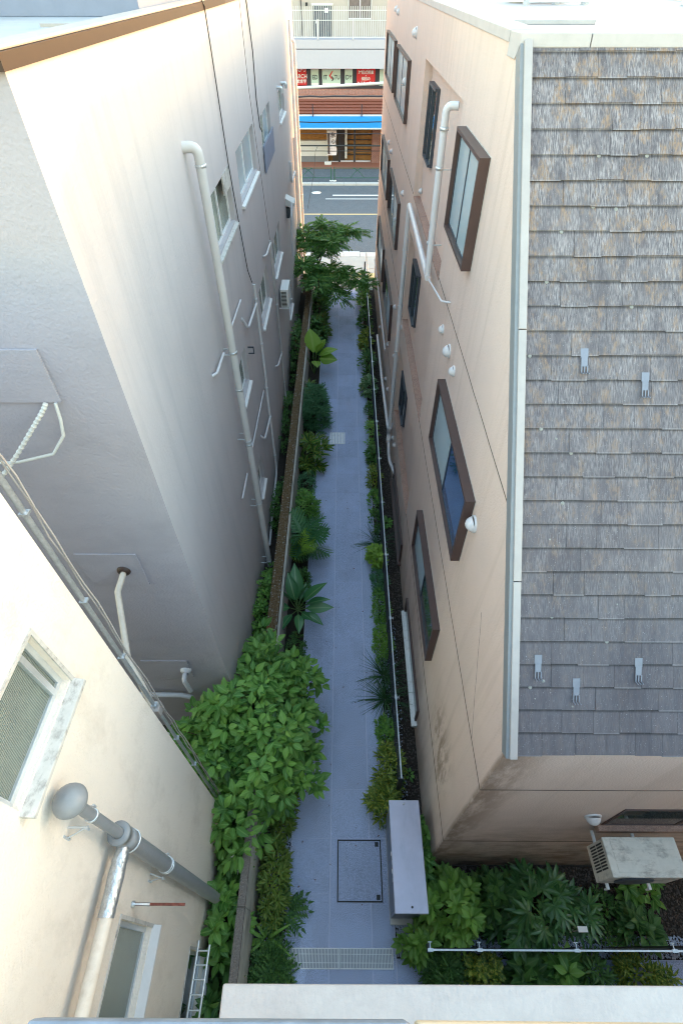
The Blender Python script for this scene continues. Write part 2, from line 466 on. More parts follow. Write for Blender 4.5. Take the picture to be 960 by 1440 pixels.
def thing(name, loc, label, cat, group=None):
    o = link(name, None, None, loc)
    o['label'] = label; o['category'] = cat
    if group: o['group'] = group
    return o
def solo(name, b, m, loc, label=None, cat=None, group=None, kind=None, bevel=0):
    L = Vector(loc)
    me = newmesh(name, [(x - L.x, y - L.y, z - L.z) for x, y, z in b.v], b.f, b.sm, m)
    o = link(name, me, None, loc)
    if label: o['label'] = label
    if cat: o['category'] = cat
    if group: o['group'] = group
    if kind: o['kind'] = kind
    if bevel:
        md = o.modifiers.new('bevel', 'BEVEL'); md.width = bevel; md.segments = 2; md.limit_method = 'ANGLE'
    return o
def struct(name, b, m):
    return solo(name, b, m, (0, 0, 0), kind='structure')

def arc(c, p0dir, p1dir, r, n=6):
    p0, p1 = Vector(p0dir), Vector(p1dir); c = Vector(c)
    return [c + (p0 * math.cos(t) + p1 * math.sin(t)) * r for t in [math.pi / 2 * i / n for i in range(n + 1)]]

# wall in a plane X=const with rectangular holes; returns builder
def hole_wall(x, y0, y1, z0, z1, holes, back):
    """back = signed depth of the reveals along X"""
    b = B()
    ys = sorted({y0, y1, *[h[0] for h in holes], *[h[1] for h in holes]})
    zs = sorted({z0, z1, *[h[2] for h in holes], *[h[3] for h in holes]})
    for i in range(len(ys) - 1):
        for k in range(len(zs) - 1):
            cy, cz = (ys[i] + ys[i + 1]) / 2, (zs[k] + zs[k + 1]) / 2
            if any(h[0] < cy < h[1] and h[2] < cz < h[3] for h in holes): continue
            b.poly([(x, ys[i], zs[k]), (x, ys[i + 1], zs[k]), (x, ys[i + 1], zs[k + 1]), (x, ys[i], zs[k + 1])])
    for (a, c, d, e) in holes:
        q = x + back
        b.poly([(x, a, d), (x, c, d), (q, c, d), (q, a, d)])
        b.poly([(x, a, e), (x, c, e), (q, c, e), (q, a, e)])
        b.poly([(x, a, d), (x, a, e), (q, a, e), (q, a, d)])
        b.poly([(x, c, d), (x, c, e), (q, c, e), (q, c, d)])
    return b

def text_mesh(s, size, xc, zc, y, m, parent, ext=.01, name='lettering', squash=1.0):
    cu = bpy.data.curves.new('t', 'FONT'); cu.body = s; cu.size = size; cu.align_x = 'CENTER'; cu.align_y = 'CENTER'; cu.extrude = ext
    cu.offset = size * .012; cu.resolution_u = 3
    to = bpy.data.objects.new('t', cu); COL.objects.link(to)
    dg = bpy.context.evaluated_depsgraph_get()
    me = bpy.data.meshes.new_from_object(to.evaluated_get(dg))
    bpy.data.objects.remove(to)
    me.materials.clear(); me.materials.append(MAT[m])
    L = WL[parent.name]
    M = Matrix.Translation(Vector((xc, y, zc)) - L) @ Matrix.Rotation(R(90), 4, 'X') @ Matrix.Diagonal((squash, 1, 1, 1))
    me.transform(M)
    return link(name, me, parent)

# ================================================================== GROUND, ROAD, PATH
struct('ground', B().box(-150, 150, -60, 220, -1.2, -.16), 'dirt_ground')
struct('road', B().box(-60, 60, 33.0, 47.4, -.4, -.10), 'asphalt')
struct('near_pavement', B().box(-60, 60, 29.9, 32.3, -.4, -.004), 'paving_far')
far_pav = struct('far_pavement', B().box(-60, 60, 47.85, 52.0, -.4, 0), 'asphalt')
struct('terrace', B().box(-14, 14, 52.0, 54.2, -.4, .05), 'terracotta')
k = struct('near_kerb', B(), 'kerb_stone')
for i in range(34):
    x = -17 + i
    part('kerb_stone', B().box(x + .008, x + .992, 32.3, 33.0, -.4, .01), 'kerb_stone', k)
k = struct('far_kerb', B(), 'kerb_stone')
for i in range(34):
    x = -17 + i
    part('kerb_stone', B().box(x + .008, x + .992, 47.4, 47.85, -.4, .03), 'kerb_stone', k)
b = B(); b.box(-40, 40, 40.3, 40.5, -.1, -.094); struct('centre_line', b, 'road_yellow')
b = B(); b.box(-.85, 30, 44.72, 44.95, -.1, -.094); b.box(-1.4, 30, 43.85, 43.98, -.1, -.094); b.box(-40, -7, 44.72, 44.95, -.1, -.094)
b.box(-1.2, 1.0, 33.25, 33.4, -.1, -.094)
struct('white_lines', b, 'road_white')
b = B(); b.lathe((-2.15, 45.5, -.099), (0, 0, 1), [(0, .36), (.006, .36), (.008, .0)], 20)
struct('manhole_disc', b, 'road_white')
b = B(); b.box(-30, 30, 29.2, 29.9, -.3, 0.0); struct('yellow_strip', b, 'yellow_tile')
struct('mouth_paving', B().box(-2.2, 1.6, 27.7, 29.2, -.3, -.006), 'paving_far')

path = struct('path', B().box(-1.02, .98, -.6, 27.7, -.3, -.003), 'paver_joint')
cell = {}
def paver(x0, x1, y0, y1):
    key = (round(x1 - x0, 3), round(y1 - y0, 3))
    if key not in cell:
        b = B().box(0, key[0], 0, key[1], -.06, 0)
        cell[key] = newmesh('paver', b.v, b.f, b.sm, 'paver')
    o = link('paver', cell[key], path, (x0, y0, rnd.uniform(-.0015, .0015)))
g = .004
for r_ in range(31):
    y0 = -.58 + .9 * r_
    for (x0, x1) in ((-1.0, -.223), (-.223, .552), (.552, .965)):
        if r_ == 2 and x1 > 0 and x0 < 0: pass
        paver(x0 + .008, x1 - .008, y0 + .003, y0 + .897)
side = struct('side_path', B().box(.98, 9, -.6, .3, -.3, -.012), 'paver_joint')
for i in range(9):
    x0 = .985 + i * .775
    o = link('paver', cell.setdefault('s', newmesh('paver', *(lambda q: (q.v, q.f, q.sm))(B().box(0, .767, 0, .85, -.06, 0)), 'paver')), side, (x0, -.56, 0))

struct('left_bed', B().box(-1.5, -1.02, -1, 28, -.3, -.02), 'soil')
struct('right_bed', B().box(.98, 1.2, .3, 28, -.3, -.02), 'soil')
struct('service_strip', B().box(1.2, 1.68, .3, 28, -.3, -.03), 'soil')
struct('garden_soil', B().box(1.68, 9, .3, 1.67, -.3, .0), 'soil')
struct('left_strip', B().box(-2.32, -1.78, -2, 28, -.3, .25), 'soil')

# gravel
def pebbles(name, boxes, m, smin, smax):
    V = []; F = []; base = [(1, 0, 0), (-1, 0, 0), (0, 1, 0), (0, -1, 0), (0, 0, 1), (0, 0, -1)]
    fs = [(0, 2, 4), (2, 1, 4), (1, 3, 4), (3, 0, 4), (2, 0, 5), (1, 2, 5), (3, 1, 5), (0, 3, 5)]
    for (x0, x1, y0, y1, z, n) in boxes:
        for _ in range(n):
            c = (rnd.uniform(x0, x1), rnd.uniform(y0, y1), z + rnd.uniform(0, smin)); s = rnd.uniform(smin, smax); a = rnd.uniform(0, 6.3)
            o = len(V)
            for q in base:
                sx = s * rnd.uniform(.7, 1.2)
                V.append((c[0] + (q[0] * math.cos(a) - q[1] * math.sin(a)) * sx, c[1] + (q[0] * math.sin(a) + q[1] * math.cos(a)) * sx, c[2] + q[2] * sx * .6))
            F += [tuple(i + o for i in f) for f in fs]
    me = newmesh(name, V, F, None, m)
    o = link(name, me); o['kind'] = 'stuff'
    return o
pebbles('gravel', [(-1.5, -1.0, -.4, 6, -.01, 3800), (1.0, 1.55, .32, 1.0, .0, 1500), (1.6, 7, .32, .62, .01, 4200), (1.0, 1.2, 2.4, 12, -.01, 2200), (1.2, 1.4, 2.6, 7, -.02, 350), (1.2, 1.35, 9, 10, -.02, 200)], 'gravel', .010, .022)
pebbles('dark_gravel', [(1.2, 1.67, 2.4, 27, -.03, 5200), (1.7, 7, .62, 1.66, .0, 4200)], 'dark_gravel', .012, .028)

# flush access cover with a black frame, in the near paving
t = thing('access_cover', (.35, 1.6, 0), 'square paver-filled access cover with black rim beside the locker', 'manhole cover')
b = B(); x0, x1, y0, y1 = -.09, .78, 1.09, 2.1
for q in ((x0, x1, y0, y0 + .024), (x0, x1, y1 - .024, y1), (x0, x0 + .024, y0 + .024, y1 - .024), (x1 - .024, x1, y0 + .024, y1 - .024)):
    b.box(q[0], q[1], q[2], q[3], -.04, .0065)
part('rim', b, 'black', t)
part('infill_slab', B().box(x0 + .03, x1 - .03, y0 + .03, y1 - .03, -.04, .005), 'paver', t)
for yy in (1.13, 1.98):
    part('lifting_key', B().box(x1 - .12, x1 - .05, yy, yy + .08, 0, .0075), 'black', t)

# slotted drain grating
t = thing('drain_grating', (-.02, .3, 0), 'long white slotted drain grating across the near end of path', 'drain grating')
b = B()
for (a, c) in ((-.965, -.035), (-.025, .92)):
    b.box(a, c, .155, .17, 0, .018); b.box(a, c, .425, .44, 0, .018); b.box(a, a + .012, .17, .425, 0, .018); b.box(c - .012, c, .17, .425, 0, .018)
    b.box(a + .012, c - .012, .235, .243, .001, .019); b.box(a + .012, c - .012, .352, .36, .001, .019)
part('frame', b, 'alu_white', t)
b = B(); x = -.95
while x < .905:
    if not -.05 < x < -.005: b.box(x, x + .008, .171, .424, .002, .016)
    x += .026
part('bars', b, 'alu_white', t, kind='stuff')
part('trough', B().box(-.95, .905, .171, .424, -.02, .001), 'locker_side', t)
# small square grating
t = thing('square_grating', (-.22, 14.9, 0), 'small pale square drain grating halfway along the path', 'drain grating')
part('frame', B().box(-.49, .07, 14.56, 14.58, 0, .012).box(-.49, .07, 15.2, 15.22, 0, .012).box(-.49, -.47, 14.58, 15.2, 0, .012).box(.05, .07, 14.58, 15.2, 0, .012), 'alu_white', t)
for i in range(9):
    part('bar', B().box(-.46 + i * .057, -.42 + i * .057, 14.585, 15.195, .002, .01), 'alu_white', t)

# ================================================================== WALL BETWEEN THE LOTS
t = thing('boundary_wall', (-1.67, 10, 0), 'weathered low concrete wall along the left planting bed, moss along its top', 'wall')
b = B(); 
y = -1.0; i = 0
while y < 3.6:
    y2 = min(y + .95, 3.6)
    part('coping_slab', B().box(-1.74, -1.61, y + .004, y2 - .004, 1.27, 1.37), 'concrete_top', t, bevel=.008)
    part('wall_panel', B().box(-1.70, -1.605, y + .004, y2 - .004, -.2, 1.27), 'concrete_face', t)
    y = y2
y = 3.6
while y < 27.9:
    y2 = min(y + 1.9, 27.9)
    part('coping_slab', B().box(-1.81, -1.56, y + .004, y2 - .004, 1.18, 1.31), 'moss_top', t, bevel=.012)
    part('wall_panel', B().box(-1.74, -1.505, y + .003, y2 - .003, -.2, 1.18), 'concrete_face', t)
    y = y2
# pale lichen chips along the moss top
b = B()
for _ in range(520):
    yy = 3.8 + 23 * rnd.random() ** 1.5; xx = rnd.choice((-1.79, -1.58)) + rnd.gauss(0, .03); s = rnd.uniform(.006, .018)
    if not -1.80 < xx < -1.57: continue
    b.box(xx - s, xx + s, yy - s, yy + s, 1.305, 1.316)
part('lichen_chips', b, 'lichen', t, kind='stuff')

# ================================================================== WHITE BUILDING ON THE LEFT
XL = -2.25
lb = thing('white_building', (XL - 2, 4.42, 0), 'tall white rendered building with brown roof edge on the left of the alley', 'building')
# (y0, y1, z0, z1)
LW = [(9.56, 11.6, 8.42, 9.36), (12.62, 15.46, 8.42, 9.38), (17.0, 19.35, 8.42, 9.26), (22.1, 24.3, 8.3, 9.1),
      (17.1, 19.4, 5.0, 6.0), (13.45, 15.4, 5.1, 6.1), (9.56, 10.62, 5.25, 6.12), (9.85, 10.65, 1.98, 2.9), (20.5, 22, 1.9, 2.9)]
RT = 11.53
wall = hole_wall(XL, 4.42, 30.7, -.2, RT, LW, -.16)
wb = part('wall', wall, 'white_stucco', lb)
part('front_wall', B().poly([(-9, 4.42, -.2), (XL, 4.42, -.2), (XL, 4.42, RT), (-9, 4.42, RT)]), 'grey_stucco', lb)
part('far_wall', B().poly([(-9, 30.7, -.2), (XL, 30.7, -.2), (XL, 30.7, RT), (-9, 30.7, RT)]).poly([(-9, 4.42, -.2), (-9, 30.7, -.2), (-9, 30.7, RT), (-9, 4.42, RT)]), 'white_stucco', lb)
rf = part('roof', B().box(-9, XL - .04, 4.46, 30.66, RT - .1, RT + .02), 'roof_blue', lb)
part('fascia', B().box(XL - .14, XL + .03, 4.36, 13.4, RT - .0, RT + .095).box(-9, XL - .14, 4.36, 4.47, RT, RT + .095), 'fascia', rf)
part('fascia', B().box(XL - .14, XL + .025, 13.42, 30.75, RT, RT + .09), 'brown_frame', rf)
part('coping_cap', B().box(XL - .24, XL + .01, 4.40, 30.72, RT + .096, RT + .12).box(-9, XL - .24, 4.40, 4.6, RT + .096, RT + .12), 'coping_metal', rf, bevel=.01)
part('roof_step', B().box(-6.5, XL - .42, 9.3, 30.6, RT + .02, RT + .42), 'blue_band', rf, bevel=.01)
part('upper_wall', B().box(-6.45, XL - .47, 9.4, 30.5, RT + .42, RT + 1.9), 'penthouse', lb)
part('roof_box', B().box(-8.6, -6.6, 9.0, 12, RT + .02, RT + 1.2), 'penthouse', rf)
part('roof_pipe', B().tube([(-4.75, 8.5, RT + .02), (-4.75, 8.5, RT + .22), (-4.66, 8.2, RT + .24)], .03), 'white_pvc', rf)
part('roof_edge_bolt', B().box(XL - 1.05, XL - .2, 7.6, 7.64, RT + .02, RT + .05), 'coping_metal', rf)

for i, (a, c, d, e) in enumerate(LW):
    xf = XL - .09
    fr = B(); t_ = .045
    fr.box(xf - .05, xf, a, c, d, d + t_).box(xf - .05, xf, a, c, e - t_, e).box(xf - .05, xf, a, a + t_, d + t_, e - t_).box(xf - .05, xf, c - t_, c, d + t_, e - t_)
    my = (a + c) / 2
    fr.box(xf - .045, xf + .004, my - .03, my + .03, d + t_, e - t_)
    wf = part('window', fr, 'alu_white', lb)
    part('pane', B().box(xf - .03, xf - .02, a + t_, my - .03, d + t_, e - t_), 'frosted' if i in (1,) else 'ribbed_glass', wf)
    part('pane', B().box(xf - .04, xf - .03, my + .03, c - t_, d + t_, e - t_), 'frosted' if i in (1, 2) else 'ribbed_glass', wf)
    if i != 2:
        part('sill', B().prism([(XL - .1, a - .02, d - .005), (XL + .07, a - .02, d - .05), (XL + .07, a - .02, d - .10), (XL - .1, a - .02, d - .10)], (0, c - a + .04, 0)), 'sill_dirty' if i in (0,) else 'white_paint', wf, bevel=.004)
# window guard and its hinge box, vents, meter tap, lamp
part('window_guard', B().box(XL + .02, XL + .05, 16.94, 19.5, 7.98, 8.62), 'blue_band', lb, bevel=.006)
part('window_header', B().box(XL - .02, XL + .012, 10.9, 11.62, 9.05, 9.38), 'sill_dirty', lb)

def pipe(name, pts, r, m, parent, clamps=(), n=12):
    o = part(name, B().tube(pts, r, n), m, parent)
    for (c, ax) in clamps:
        part('clamp', B().lathe(c, ax, [(-.02, r + .001), (-.02, r + .009), (.02, r + .009), (.02, r + .001)], n), 'alu', o)
    return o
def elbow(a, corner, c, rad, n=5):
    """polyline a -> rounded corner -> c"""
    a, k_, c = Vector(a), Vector(corner), Vector(c)
    d1 = (a - k_).normalized(); d2 = (c - k_).normalized()
    p0 = k_ + d1 * rad; p1 = k_ + d2 * rad; out = [a]
    for i in range(n + 1):
        t_ = i / n; out.append(p0 * (1 - t_) ** 2 + k_ * 2 * t_ * (1 - t_) + p1 * t_ ** 2)
    out.append(c); return out
# big drainpipe on the near left, straight down and off the wall
dp = pipe('drainpipe', elbow((XL - .02, 8.55, 10.28), (-2.06, 8.6, 10.28), (-2.06, 8.64, .45), .12), .072, 'wall_pvc', lb,
          [((-2.06, 8.61, z), (0, 0, 1)) for z in (10.05, 7.1, 6.3, 5.0, 4.9, 3.05, .75)], 14)
for z in (7.1, 5.1, 3.05, .75):
    part('bracket', B().box(XL, -2.10, 8.5, 8.52, z - .01, z + .01).box(XL, -2.10, 8.71, 8.73, z - .01, z + .01), 'alu', dp)
dp2 = pipe('drainpipe', [(-2.17, 12.4, 6.75), (-2.17, 12.4, 4.05), (-2.17, 12.3, 4.0), (-2.17, 12.3, .9), (-2.17, 12.15, .75), (-2.17, 9.5, .3)], .036, 'wall_pvc', lb, [((-2.17, 12.4, z), (0, 0, 1)) for z in (6.4, 5.2)] + [((-2.17, 12.3, z), (0, 0, 1)) for z in (3.9, 2.9, 1.4)])
dp3 = pipe('drainpipe', [(-2.17, 16.0, 6.5), (-2.17, 16.0, 4.9), (-2.17, 16.2, 4.7), (-2.17, 16.22, .5)], .036, 'wall_pvc', lb, [((-2.17, 16.2, z), (0, 0, 1)) for z in (4.5, 2.8, 1.6)])
pipe('conduit', [(-2.2, 10.7, 7.14), (-2.2, 9.1, 7.18)], .018, 'white_pvc', lb)
pipe('conduit', elbow((-2.16, 12.35, 6.3), (-2.16, 10.9, 6.4), (XL, 10.75, 6.7), .1), .03, 'white_pvc', lb)
pipe('conduit', [(-2.18, 8.4, 7.2), (-2.18, 7.7, 7.22), (XL, 7.6, 7.22)], .024, 'white_pvc', lb)
pipe('conduit', [(-2.2, 12.0, 4.0), (-2.2, 9.15, 4.06)], .018, 'white_pvc', lb)
pipe('conduit', elbow((-2.16, 12.3, 2.9), (-2.16, 11.0, 3.1), (XL, 10.9, 3.3), .1), .03, 'white_pvc', lb)
pipe('conduit', [(-2.18, 8.5, 4.12), (-2.18, 7.7, 4.13)], .02, 'white_pvc', lb)
pipe('conduit', elbow((-2.16, 16.2, 2.75), (-2.16, 15.0, 2.98), (XL, 14.9, 3.0), .08), .028, 'white_pvc', lb)
pipe('conduit', elbow((-2.16, 16.0, 6.45), (-2.16, 14.9, 6.5), (XL, 14.8, 6.5), .08), .028, 'white_pvc', lb)
part('lamp_bracket', B().box(-2.24, -2.1, 10.9, 10.93, 5.9, 5.93).box(-2.12, -2.1, 10.9, 10.93, 5.75, 5.93).box(-2.24, -2.1, 10.9, 10.93, 5.75, 5.77), 'dark_metal', lb)
part('outlet_hook', B().tube(elbow((XL, 21.9, 9.25), (-2.08, 21.9, 9.25), (-2.08, 21.9, 9.1), .06), .045), 'alu', lb)
part('outlet_hook', B().tube(elbow((XL, 23.3, 9.2), (-2.05, 23.3, 9.2), (-2.05, 23.3, 9.05), .06), .045), 'alu', lb)
# corner downpipes near the street
dpc = pipe('drainpipe', elbow((XL, 28.3, 9.95), (-2.06, 28.3, 9.95), (-2.06, 28.3, .2), .12), .062, 'wall_pvc', lb, [((-2.06, 28.3, z), (0, 0, 1)) for z in (7.1, 4.4, 2.0)])
pipe('drainpipe', [(-2.13, 27.3, 10.6), (-2.13, 27.3, .3)], .05, 'white_pvc', lb)
pipe('drainpipe', [(-2.16, 26.6, 7.0), (-2.16, 26.6, .3)], .035, 'wall_pvc', lb)
vt = part('vent_hood', B().prism([(XL, 22.0, 5.95), (-1.9, 22.0, 5.78), (-1.9, 22.0, 5.7), (XL, 22.0, 5.7)], (0, .6, 0)), 'wall_pvc', lb)
part('fan_grille', B().lathe((XL + .02, 22.3, 5.4), (0, -1, 0), [(0, .2), (.1, .2), (.12, .1), (.12, 0)]), 'dark_metal', vt)
pipe('conduit', elbow((-2.0, 22.0, 5.8), (-2.02, 21.6, 5.4), (-2.05, 21.6, 4.0), .15), .045, 'white_pvc', lb)
pipe('conduit', elbow((-2.1, 25.5, 6.0), (-2.1, 23.6, 6.1), (-2.1, 23.5, 6.8), .15), .05, 'white_pvc', lb)
# vertical render seams
part('wall_seam', B().tube([(XL + .004, 15.4, RT), (XL + .004, 15.45, 10), (XL + .003, 16.65, 6.2), (XL + .003, 16.7, 4)], .006, 5), 'joint', lb)
# panels on the grey front wall
YF = 4.42
def front_panel(x0, x1, z0, z1, pr=.02, m='grey_stucco', lab=None):
    p_ = part('access_panel', B().box(x0, x1, YF - pr, YF - .001, z0, z1), m, lb, bevel=.004, label=lab)
    return p_
front_panel(-4.6, -2.92, 8.92, 9.52, .03)
front_panel(-3.8, -2.92, 5.62, 6.36)
front_panel(-3.8, -2.93, 2.44, 3.12, .02)
rb = part('duct_boot', B().lathe((-3.2, YF - .02, 5.98), (0, -1, 0), [(0, .10), (.03, .09), (.05, .05)]), 'fascia', lb)
part('duct', B().tube([(-3.2, YF - .03, 5.97), (-3.25, YF - .3, 5.85), (-3.0, 3.3, 5.4), (-2.55, 2.7, 5.1)], .045), 'cream_pvc', lb)
part('waste_elbow', B().lathe((-3.02, YF, 2.75), (0, -1, 0), [(0, .11), (.05, .1), (.09, .06)]).tube(elbow((-3.02, YF - .05, 2.75), (-3.02, YF - .22, 2.75), (-2.98, YF - .24, 2.3), .08), .045), 'white_pvc', lb)
part('waste_pipe', B().tube([(-4.2, YF - .12, 1.85), (-3.3, YF - .12, 1.82), (-3.1, YF - .12, 1.7)], .05), 'white_pvc', lb)

# cables over the left wall
c = B().tube([(XL - .3, 10.6, RT + .2), (XL + .0, 11.0, RT + .25), (XL + .04, 11.3, RT + .05), (XL + .03, 11.42, 10.9), (XL + .03, 11.5, 9.8), (XL + .03, 11.54, 9.4), (XL + .03, 11.8, 8.3), (XL + .03, 12.1, 7.2), (XL + .04, 12.4, 6.8)], .011, 6)
solo('wall_cable', c, 'cable_black', (XL + .03, 11.5, 6.8), 'thin black cable running down the white wall past the nearest upper window', 'cable')
c = B().tube([(XL + .03, 16.2, RT + .2), (XL + .04, 16.5, 10.6), (XL + .03, 16.4, 9.7), (XL + .03, 16.6, 9.1), (XL + .08, 16.6, 9.0)], .014, 6)
solo('wall_cable', c, 'cable_black', (XL + .03, 16.5, 9.0), 'dark cable hanging from the roof beside the window with blue guard', 'cable')

# air conditioner on left wall
t = thing('wall_air_conditioner', (-2.05, 17.8, 3.9), 'white air conditioner hung on the left wall near the alley end', 'air conditioner')
part('casing', B().box(-2.18, -1.90, 17.4, 18.25, 3.82, 4.45), 'ac_clean', t, bevel=.015)
b = B()
for i in range(11): b.box(-2.15, -1.97, 17.385, 17.40, 3.88 + i * .048, 3.90 + i * .048)
part('grille', b, 'black', t)
part('bracket', B().box(XL, -1.86, 17.42, 17.46, 3.76, 3.80).box(XL, -1.86, 18.18, 18.22, 3.76, 3.80), 'alu_white', t)

# ================================================================== CREAM BUILDING NEAR LEFT
XC = -2.30
cb = thing('cream_building', (XC - 1, 0, 0), 'cream rendered building at the lower left corner with grey vent pipe', 'building')
CW = [(.88, 1.86, 7.9, 8.66), (-.62, .47, 4.08, 5.26), (-.62, .35, .7, 1.85)]
part('wall', hole_wall(XC, -5, 2.4, -.2, 10.4, CW, -.14), 'cream_stucco', cb)
part('end_wall', B().poly([(-9, 2.4, -.2), (XC, 2.4, -.2), (XC, 2.4, 10.4), (-9, 2.4, 10.4)]).poly([(-9, -5, -.2), (XC, -5, -.2), (XC, -5, 10.4), (-9, -5, 10.4)]), 'cream_stucco', cb)
part('roof', B().box(-9, XC + .06, -5, 2.46, 10.4, 10.5), 'coping_metal', cb)
for i, (a, c_, d, e) in enumerate(CW):
    xf = XC - .06; t_ = .05
    fr = B().box(xf - .06, xf, a, c_, d, d + t_).box(xf - .06, xf, a, c_, e - t_, e).box(xf - .06, xf, a, a + t_, d + t_, e - t_).box(xf - .06, xf, c_ - t_, c_, d + t_, e - t_)
    if i == 0: fr.box(xf - .05, xf + .012, c_ - .16, c_ - .11, d + t_, e - t_)
    wf = part('window', fr, 'alu', cb, bevel=.003)
    part('pane', B().box(xf - .035, xf - .025, a + t_, c_ - t_, d + t_, e - t_), ('ribbed_glass', 'ribbed_glass', 'clear_dark')[i], wf)
    part('sill', B().prism([(XC - .06, a - .03, d - .0), (XC + .10, a - .03, d - .045), (XC + .10, a - .03, d - .085), (XC - .06, a - .03, d - .085)], (0, c_ - a + .06, 0)), 'sill_dirty' if i == 0 else 'white_paint', wf, bevel=.004)
    part('trim', B().box(XC + .001, XC + .016, c_, c_ + .035, d - .08, e + .03).box(XC + .001, XC + .014, a - .02, c_, e, e + .03), 'sill_dirty', wf)
# vent stack standing off the wall
XP, YP = -2.13, 1.03
vp = part('vent_stack', B().tube([(XP, YP, 6.35), (XP, YP, .35)], .083, 20).tube([(XP, YP, 7.55), (XP, YP, 6.35)], .047, 16), 'grey_pvc', cb)
part('vent_cap', B().lathe((XP, YP, 7.50), (0, 0, 1), [(0, .06), (.0, .10), (.02, .125), (.05, .132), (.09, .12), (.13, .085), (.155, .04), (.16, 0)], 24), 'grey_pvc', vp)
part('tee_collar', B().lathe((XP, YP, 6.02), (0, 0, 1), [(0, .083), (0, .10), (.16, .10), (.16, .094), (.3, .094), (.3, .106), (.36, .106), (.36, .05)], 22), 'grey_pvc', vp)
for z, rr in ((7.08, .047), (4.55, .083), (4.62, .083), (6.02, .1)):
    part('clamp', B().lathe((XP, YP, z), (0, 0, 1), [(-.012, rr + .001), (-.012, rr + .010), (.012, rr + .010), (.012, rr + .001)], 18), 'alu', vp)
for z, rr in ((7.08, .05), (4.58, .09)):
    b = B().tube([(XC, YP - .09, z), (XP - .02, YP - rr - .04, z)], .009, 6).tube([(XC, YP - .16, z + .03), (XC, YP - .16, z - .10)], .012, 6).tube([(XC, YP - .16, z - .05), (XP, YP - rr - .03, z)], .007, 6)
    b.tube([(XP, YP - rr - .05, z - .03), (XP, YP - rr - .05, z + .03)], .012, 6).tube([(XP, YP + rr + .02, z - .03), (XP, YP + rr + .02, z + .03)], .012, 6).tube([(XC, YP + rr + .02, z), (XP, YP + rr + .02, z)], .007, 6)
    part('bracket', b, 'alu', vp)
part('taped_branch', B().tube([(XP, YP - .08, 6.16), (XP, YP - .2, 6.16), (XP, YP - .21, 6.16), (XP, YP - .3, 6.155), (XP, YP - .45, 6.15), (XP, YP - .62, 6.15)], .07, 16, radii=[.06, .074, .068, .076, .07, .072]), 'foil_tape', cb)
part('branch_pipe', B().tube([(XP, YP - .60, 6.15), (XP, YP - 2.6, 6.10)], .063, 16), 'cream_pvc', cb)
part('rusty_bar', B().box(XC, -1.72, .60, .625, 4.985, 5.012), 'rust', cb)
part('bar_fixing', B().lathe((XC, .612, 5.0), (1, 0, 0), [(0, .03), (.03, .03), (.04, .015), (.2, .018), (.2, 0)], 10), 'galv', cb)
# service pipes beside the far corner of the cream building
sp_ = part('service_pipe', B().tube([(-2.40, 2.58, 10.3), (-2.40, 2.58, .2)], .024, 8), 'galv', cb)
for z in (9.2, 8.0, 6.9, 5.6, 4.4, 3.2):
    part('clip', B().box(-2.43, -2.36, 2.55, 2.61, z - .01, z + .01), 'galv', sp_)
part('junction_box', B().box(-2.47, -2.35, 2.52, 2.66, 5.35, 5.52), 'coping_metal', sp_, bevel=.008)
for (dx, sd_) in ((.05, 1), (.075, 2)):
    r2 = random.Random(sd_); pts = []
    for i in range(30):
        z = 10.2 - i * .33
        pts.append((-2.40 + dx + r2.uniform(-.007, .007), 2.62 + r2.uniform(-.015, .015), z))
    part('service_cable', B().tube(pts, .008, 5), 'coping_metal', sp_)
c = []
for i in range(22):
    t_ = i / 21
    c.append((-3.05 - .9 * t_ ** 1.3, YF - .08 - .25 * t_, 8.95 - .95 * t_ + .1 * math.sin(t_ * 3.1) * (1 - t_)))
hc = B().tube(c, .022, 8)
for i in range(0, 20):
    hc.lathe(Vector(c[i]).lerp(Vector(c[i + 1]), .5), Vector(c[i + 1]) - Vector(c[i]), [(-.014, .022), (-.008, .027), (.008, .027), (.014, .022)], 8)
solo('wrapped_hose', hc, 'cable_white', c[0], 'thick white tape-wrapped hose leaving the grey wall box at far left', 'hose')
c = [(-2.97, YF - .05, 8.93), (-2.98, YF - .08, 8.75), (-3.02, YF - .1, 8.55), (-3.2, YF - .15, 8.33), (-3.6, YF - .2, 8.25), (-4.2, YF - .2, 8.22)]
solo('thin_hose', B().tube(c, .018, 7), 'cable_white', c[0], 'thin pale hose looping below the grey wall box at far left', 'hose')

# ladder rack lying beside the cream wall
t = thing('aluminium_ladder', (-2.08, 0, 1.95), 'silver aluminium ladder lying on its side near the lower window', 'ladder')
part('rail', B().tube([(-2.17, .45, 1.9), (-2.17, -.6, 1.95)], .016, 8), 'alu', t)
part('rail', B().tube([(-2.0, .40, 1.9), (-2.0, -.6, 1.95)], .016, 8), 'alu', t)
for i in range(6):
    part('rung', B().tube([(-2.17, .33 - i * .16, 1.91 + i * .008), (-2.0, .33 - i * .16, 1.91 + i * .008)], .011, 6), 'alu', t)

# ================================================================== PINK BUILDING
XR, YN = 1.672, 1.71
ZE, ZT, YT, YE = 6.53, 11.50, 6.53, 28.0
SL = math.atan2(ZT - ZE, YT - YN)
pb = thing('pink_building', (XR + 2, YN, 0), 'pinkish beige rendered building with steep slate roof on the right of the alley', 'building')
NI = [(9.05, 13.85, 8.22, 10.72), (9.05, 13.85, 5.14, 7.5), (9.05, 13.85, 2.0, 4.35)]
b = hole_wall(XR, YT, YE, ZE, ZT, [NI[0]] + [(9.05, 13.85, ZE, 7.5)], .16)
b2 = hole_wall(XR, YT, YE, -.2, ZE, [(9.05, 13.85, 5.14, ZE), NI[2]], .16)
w1 = B()
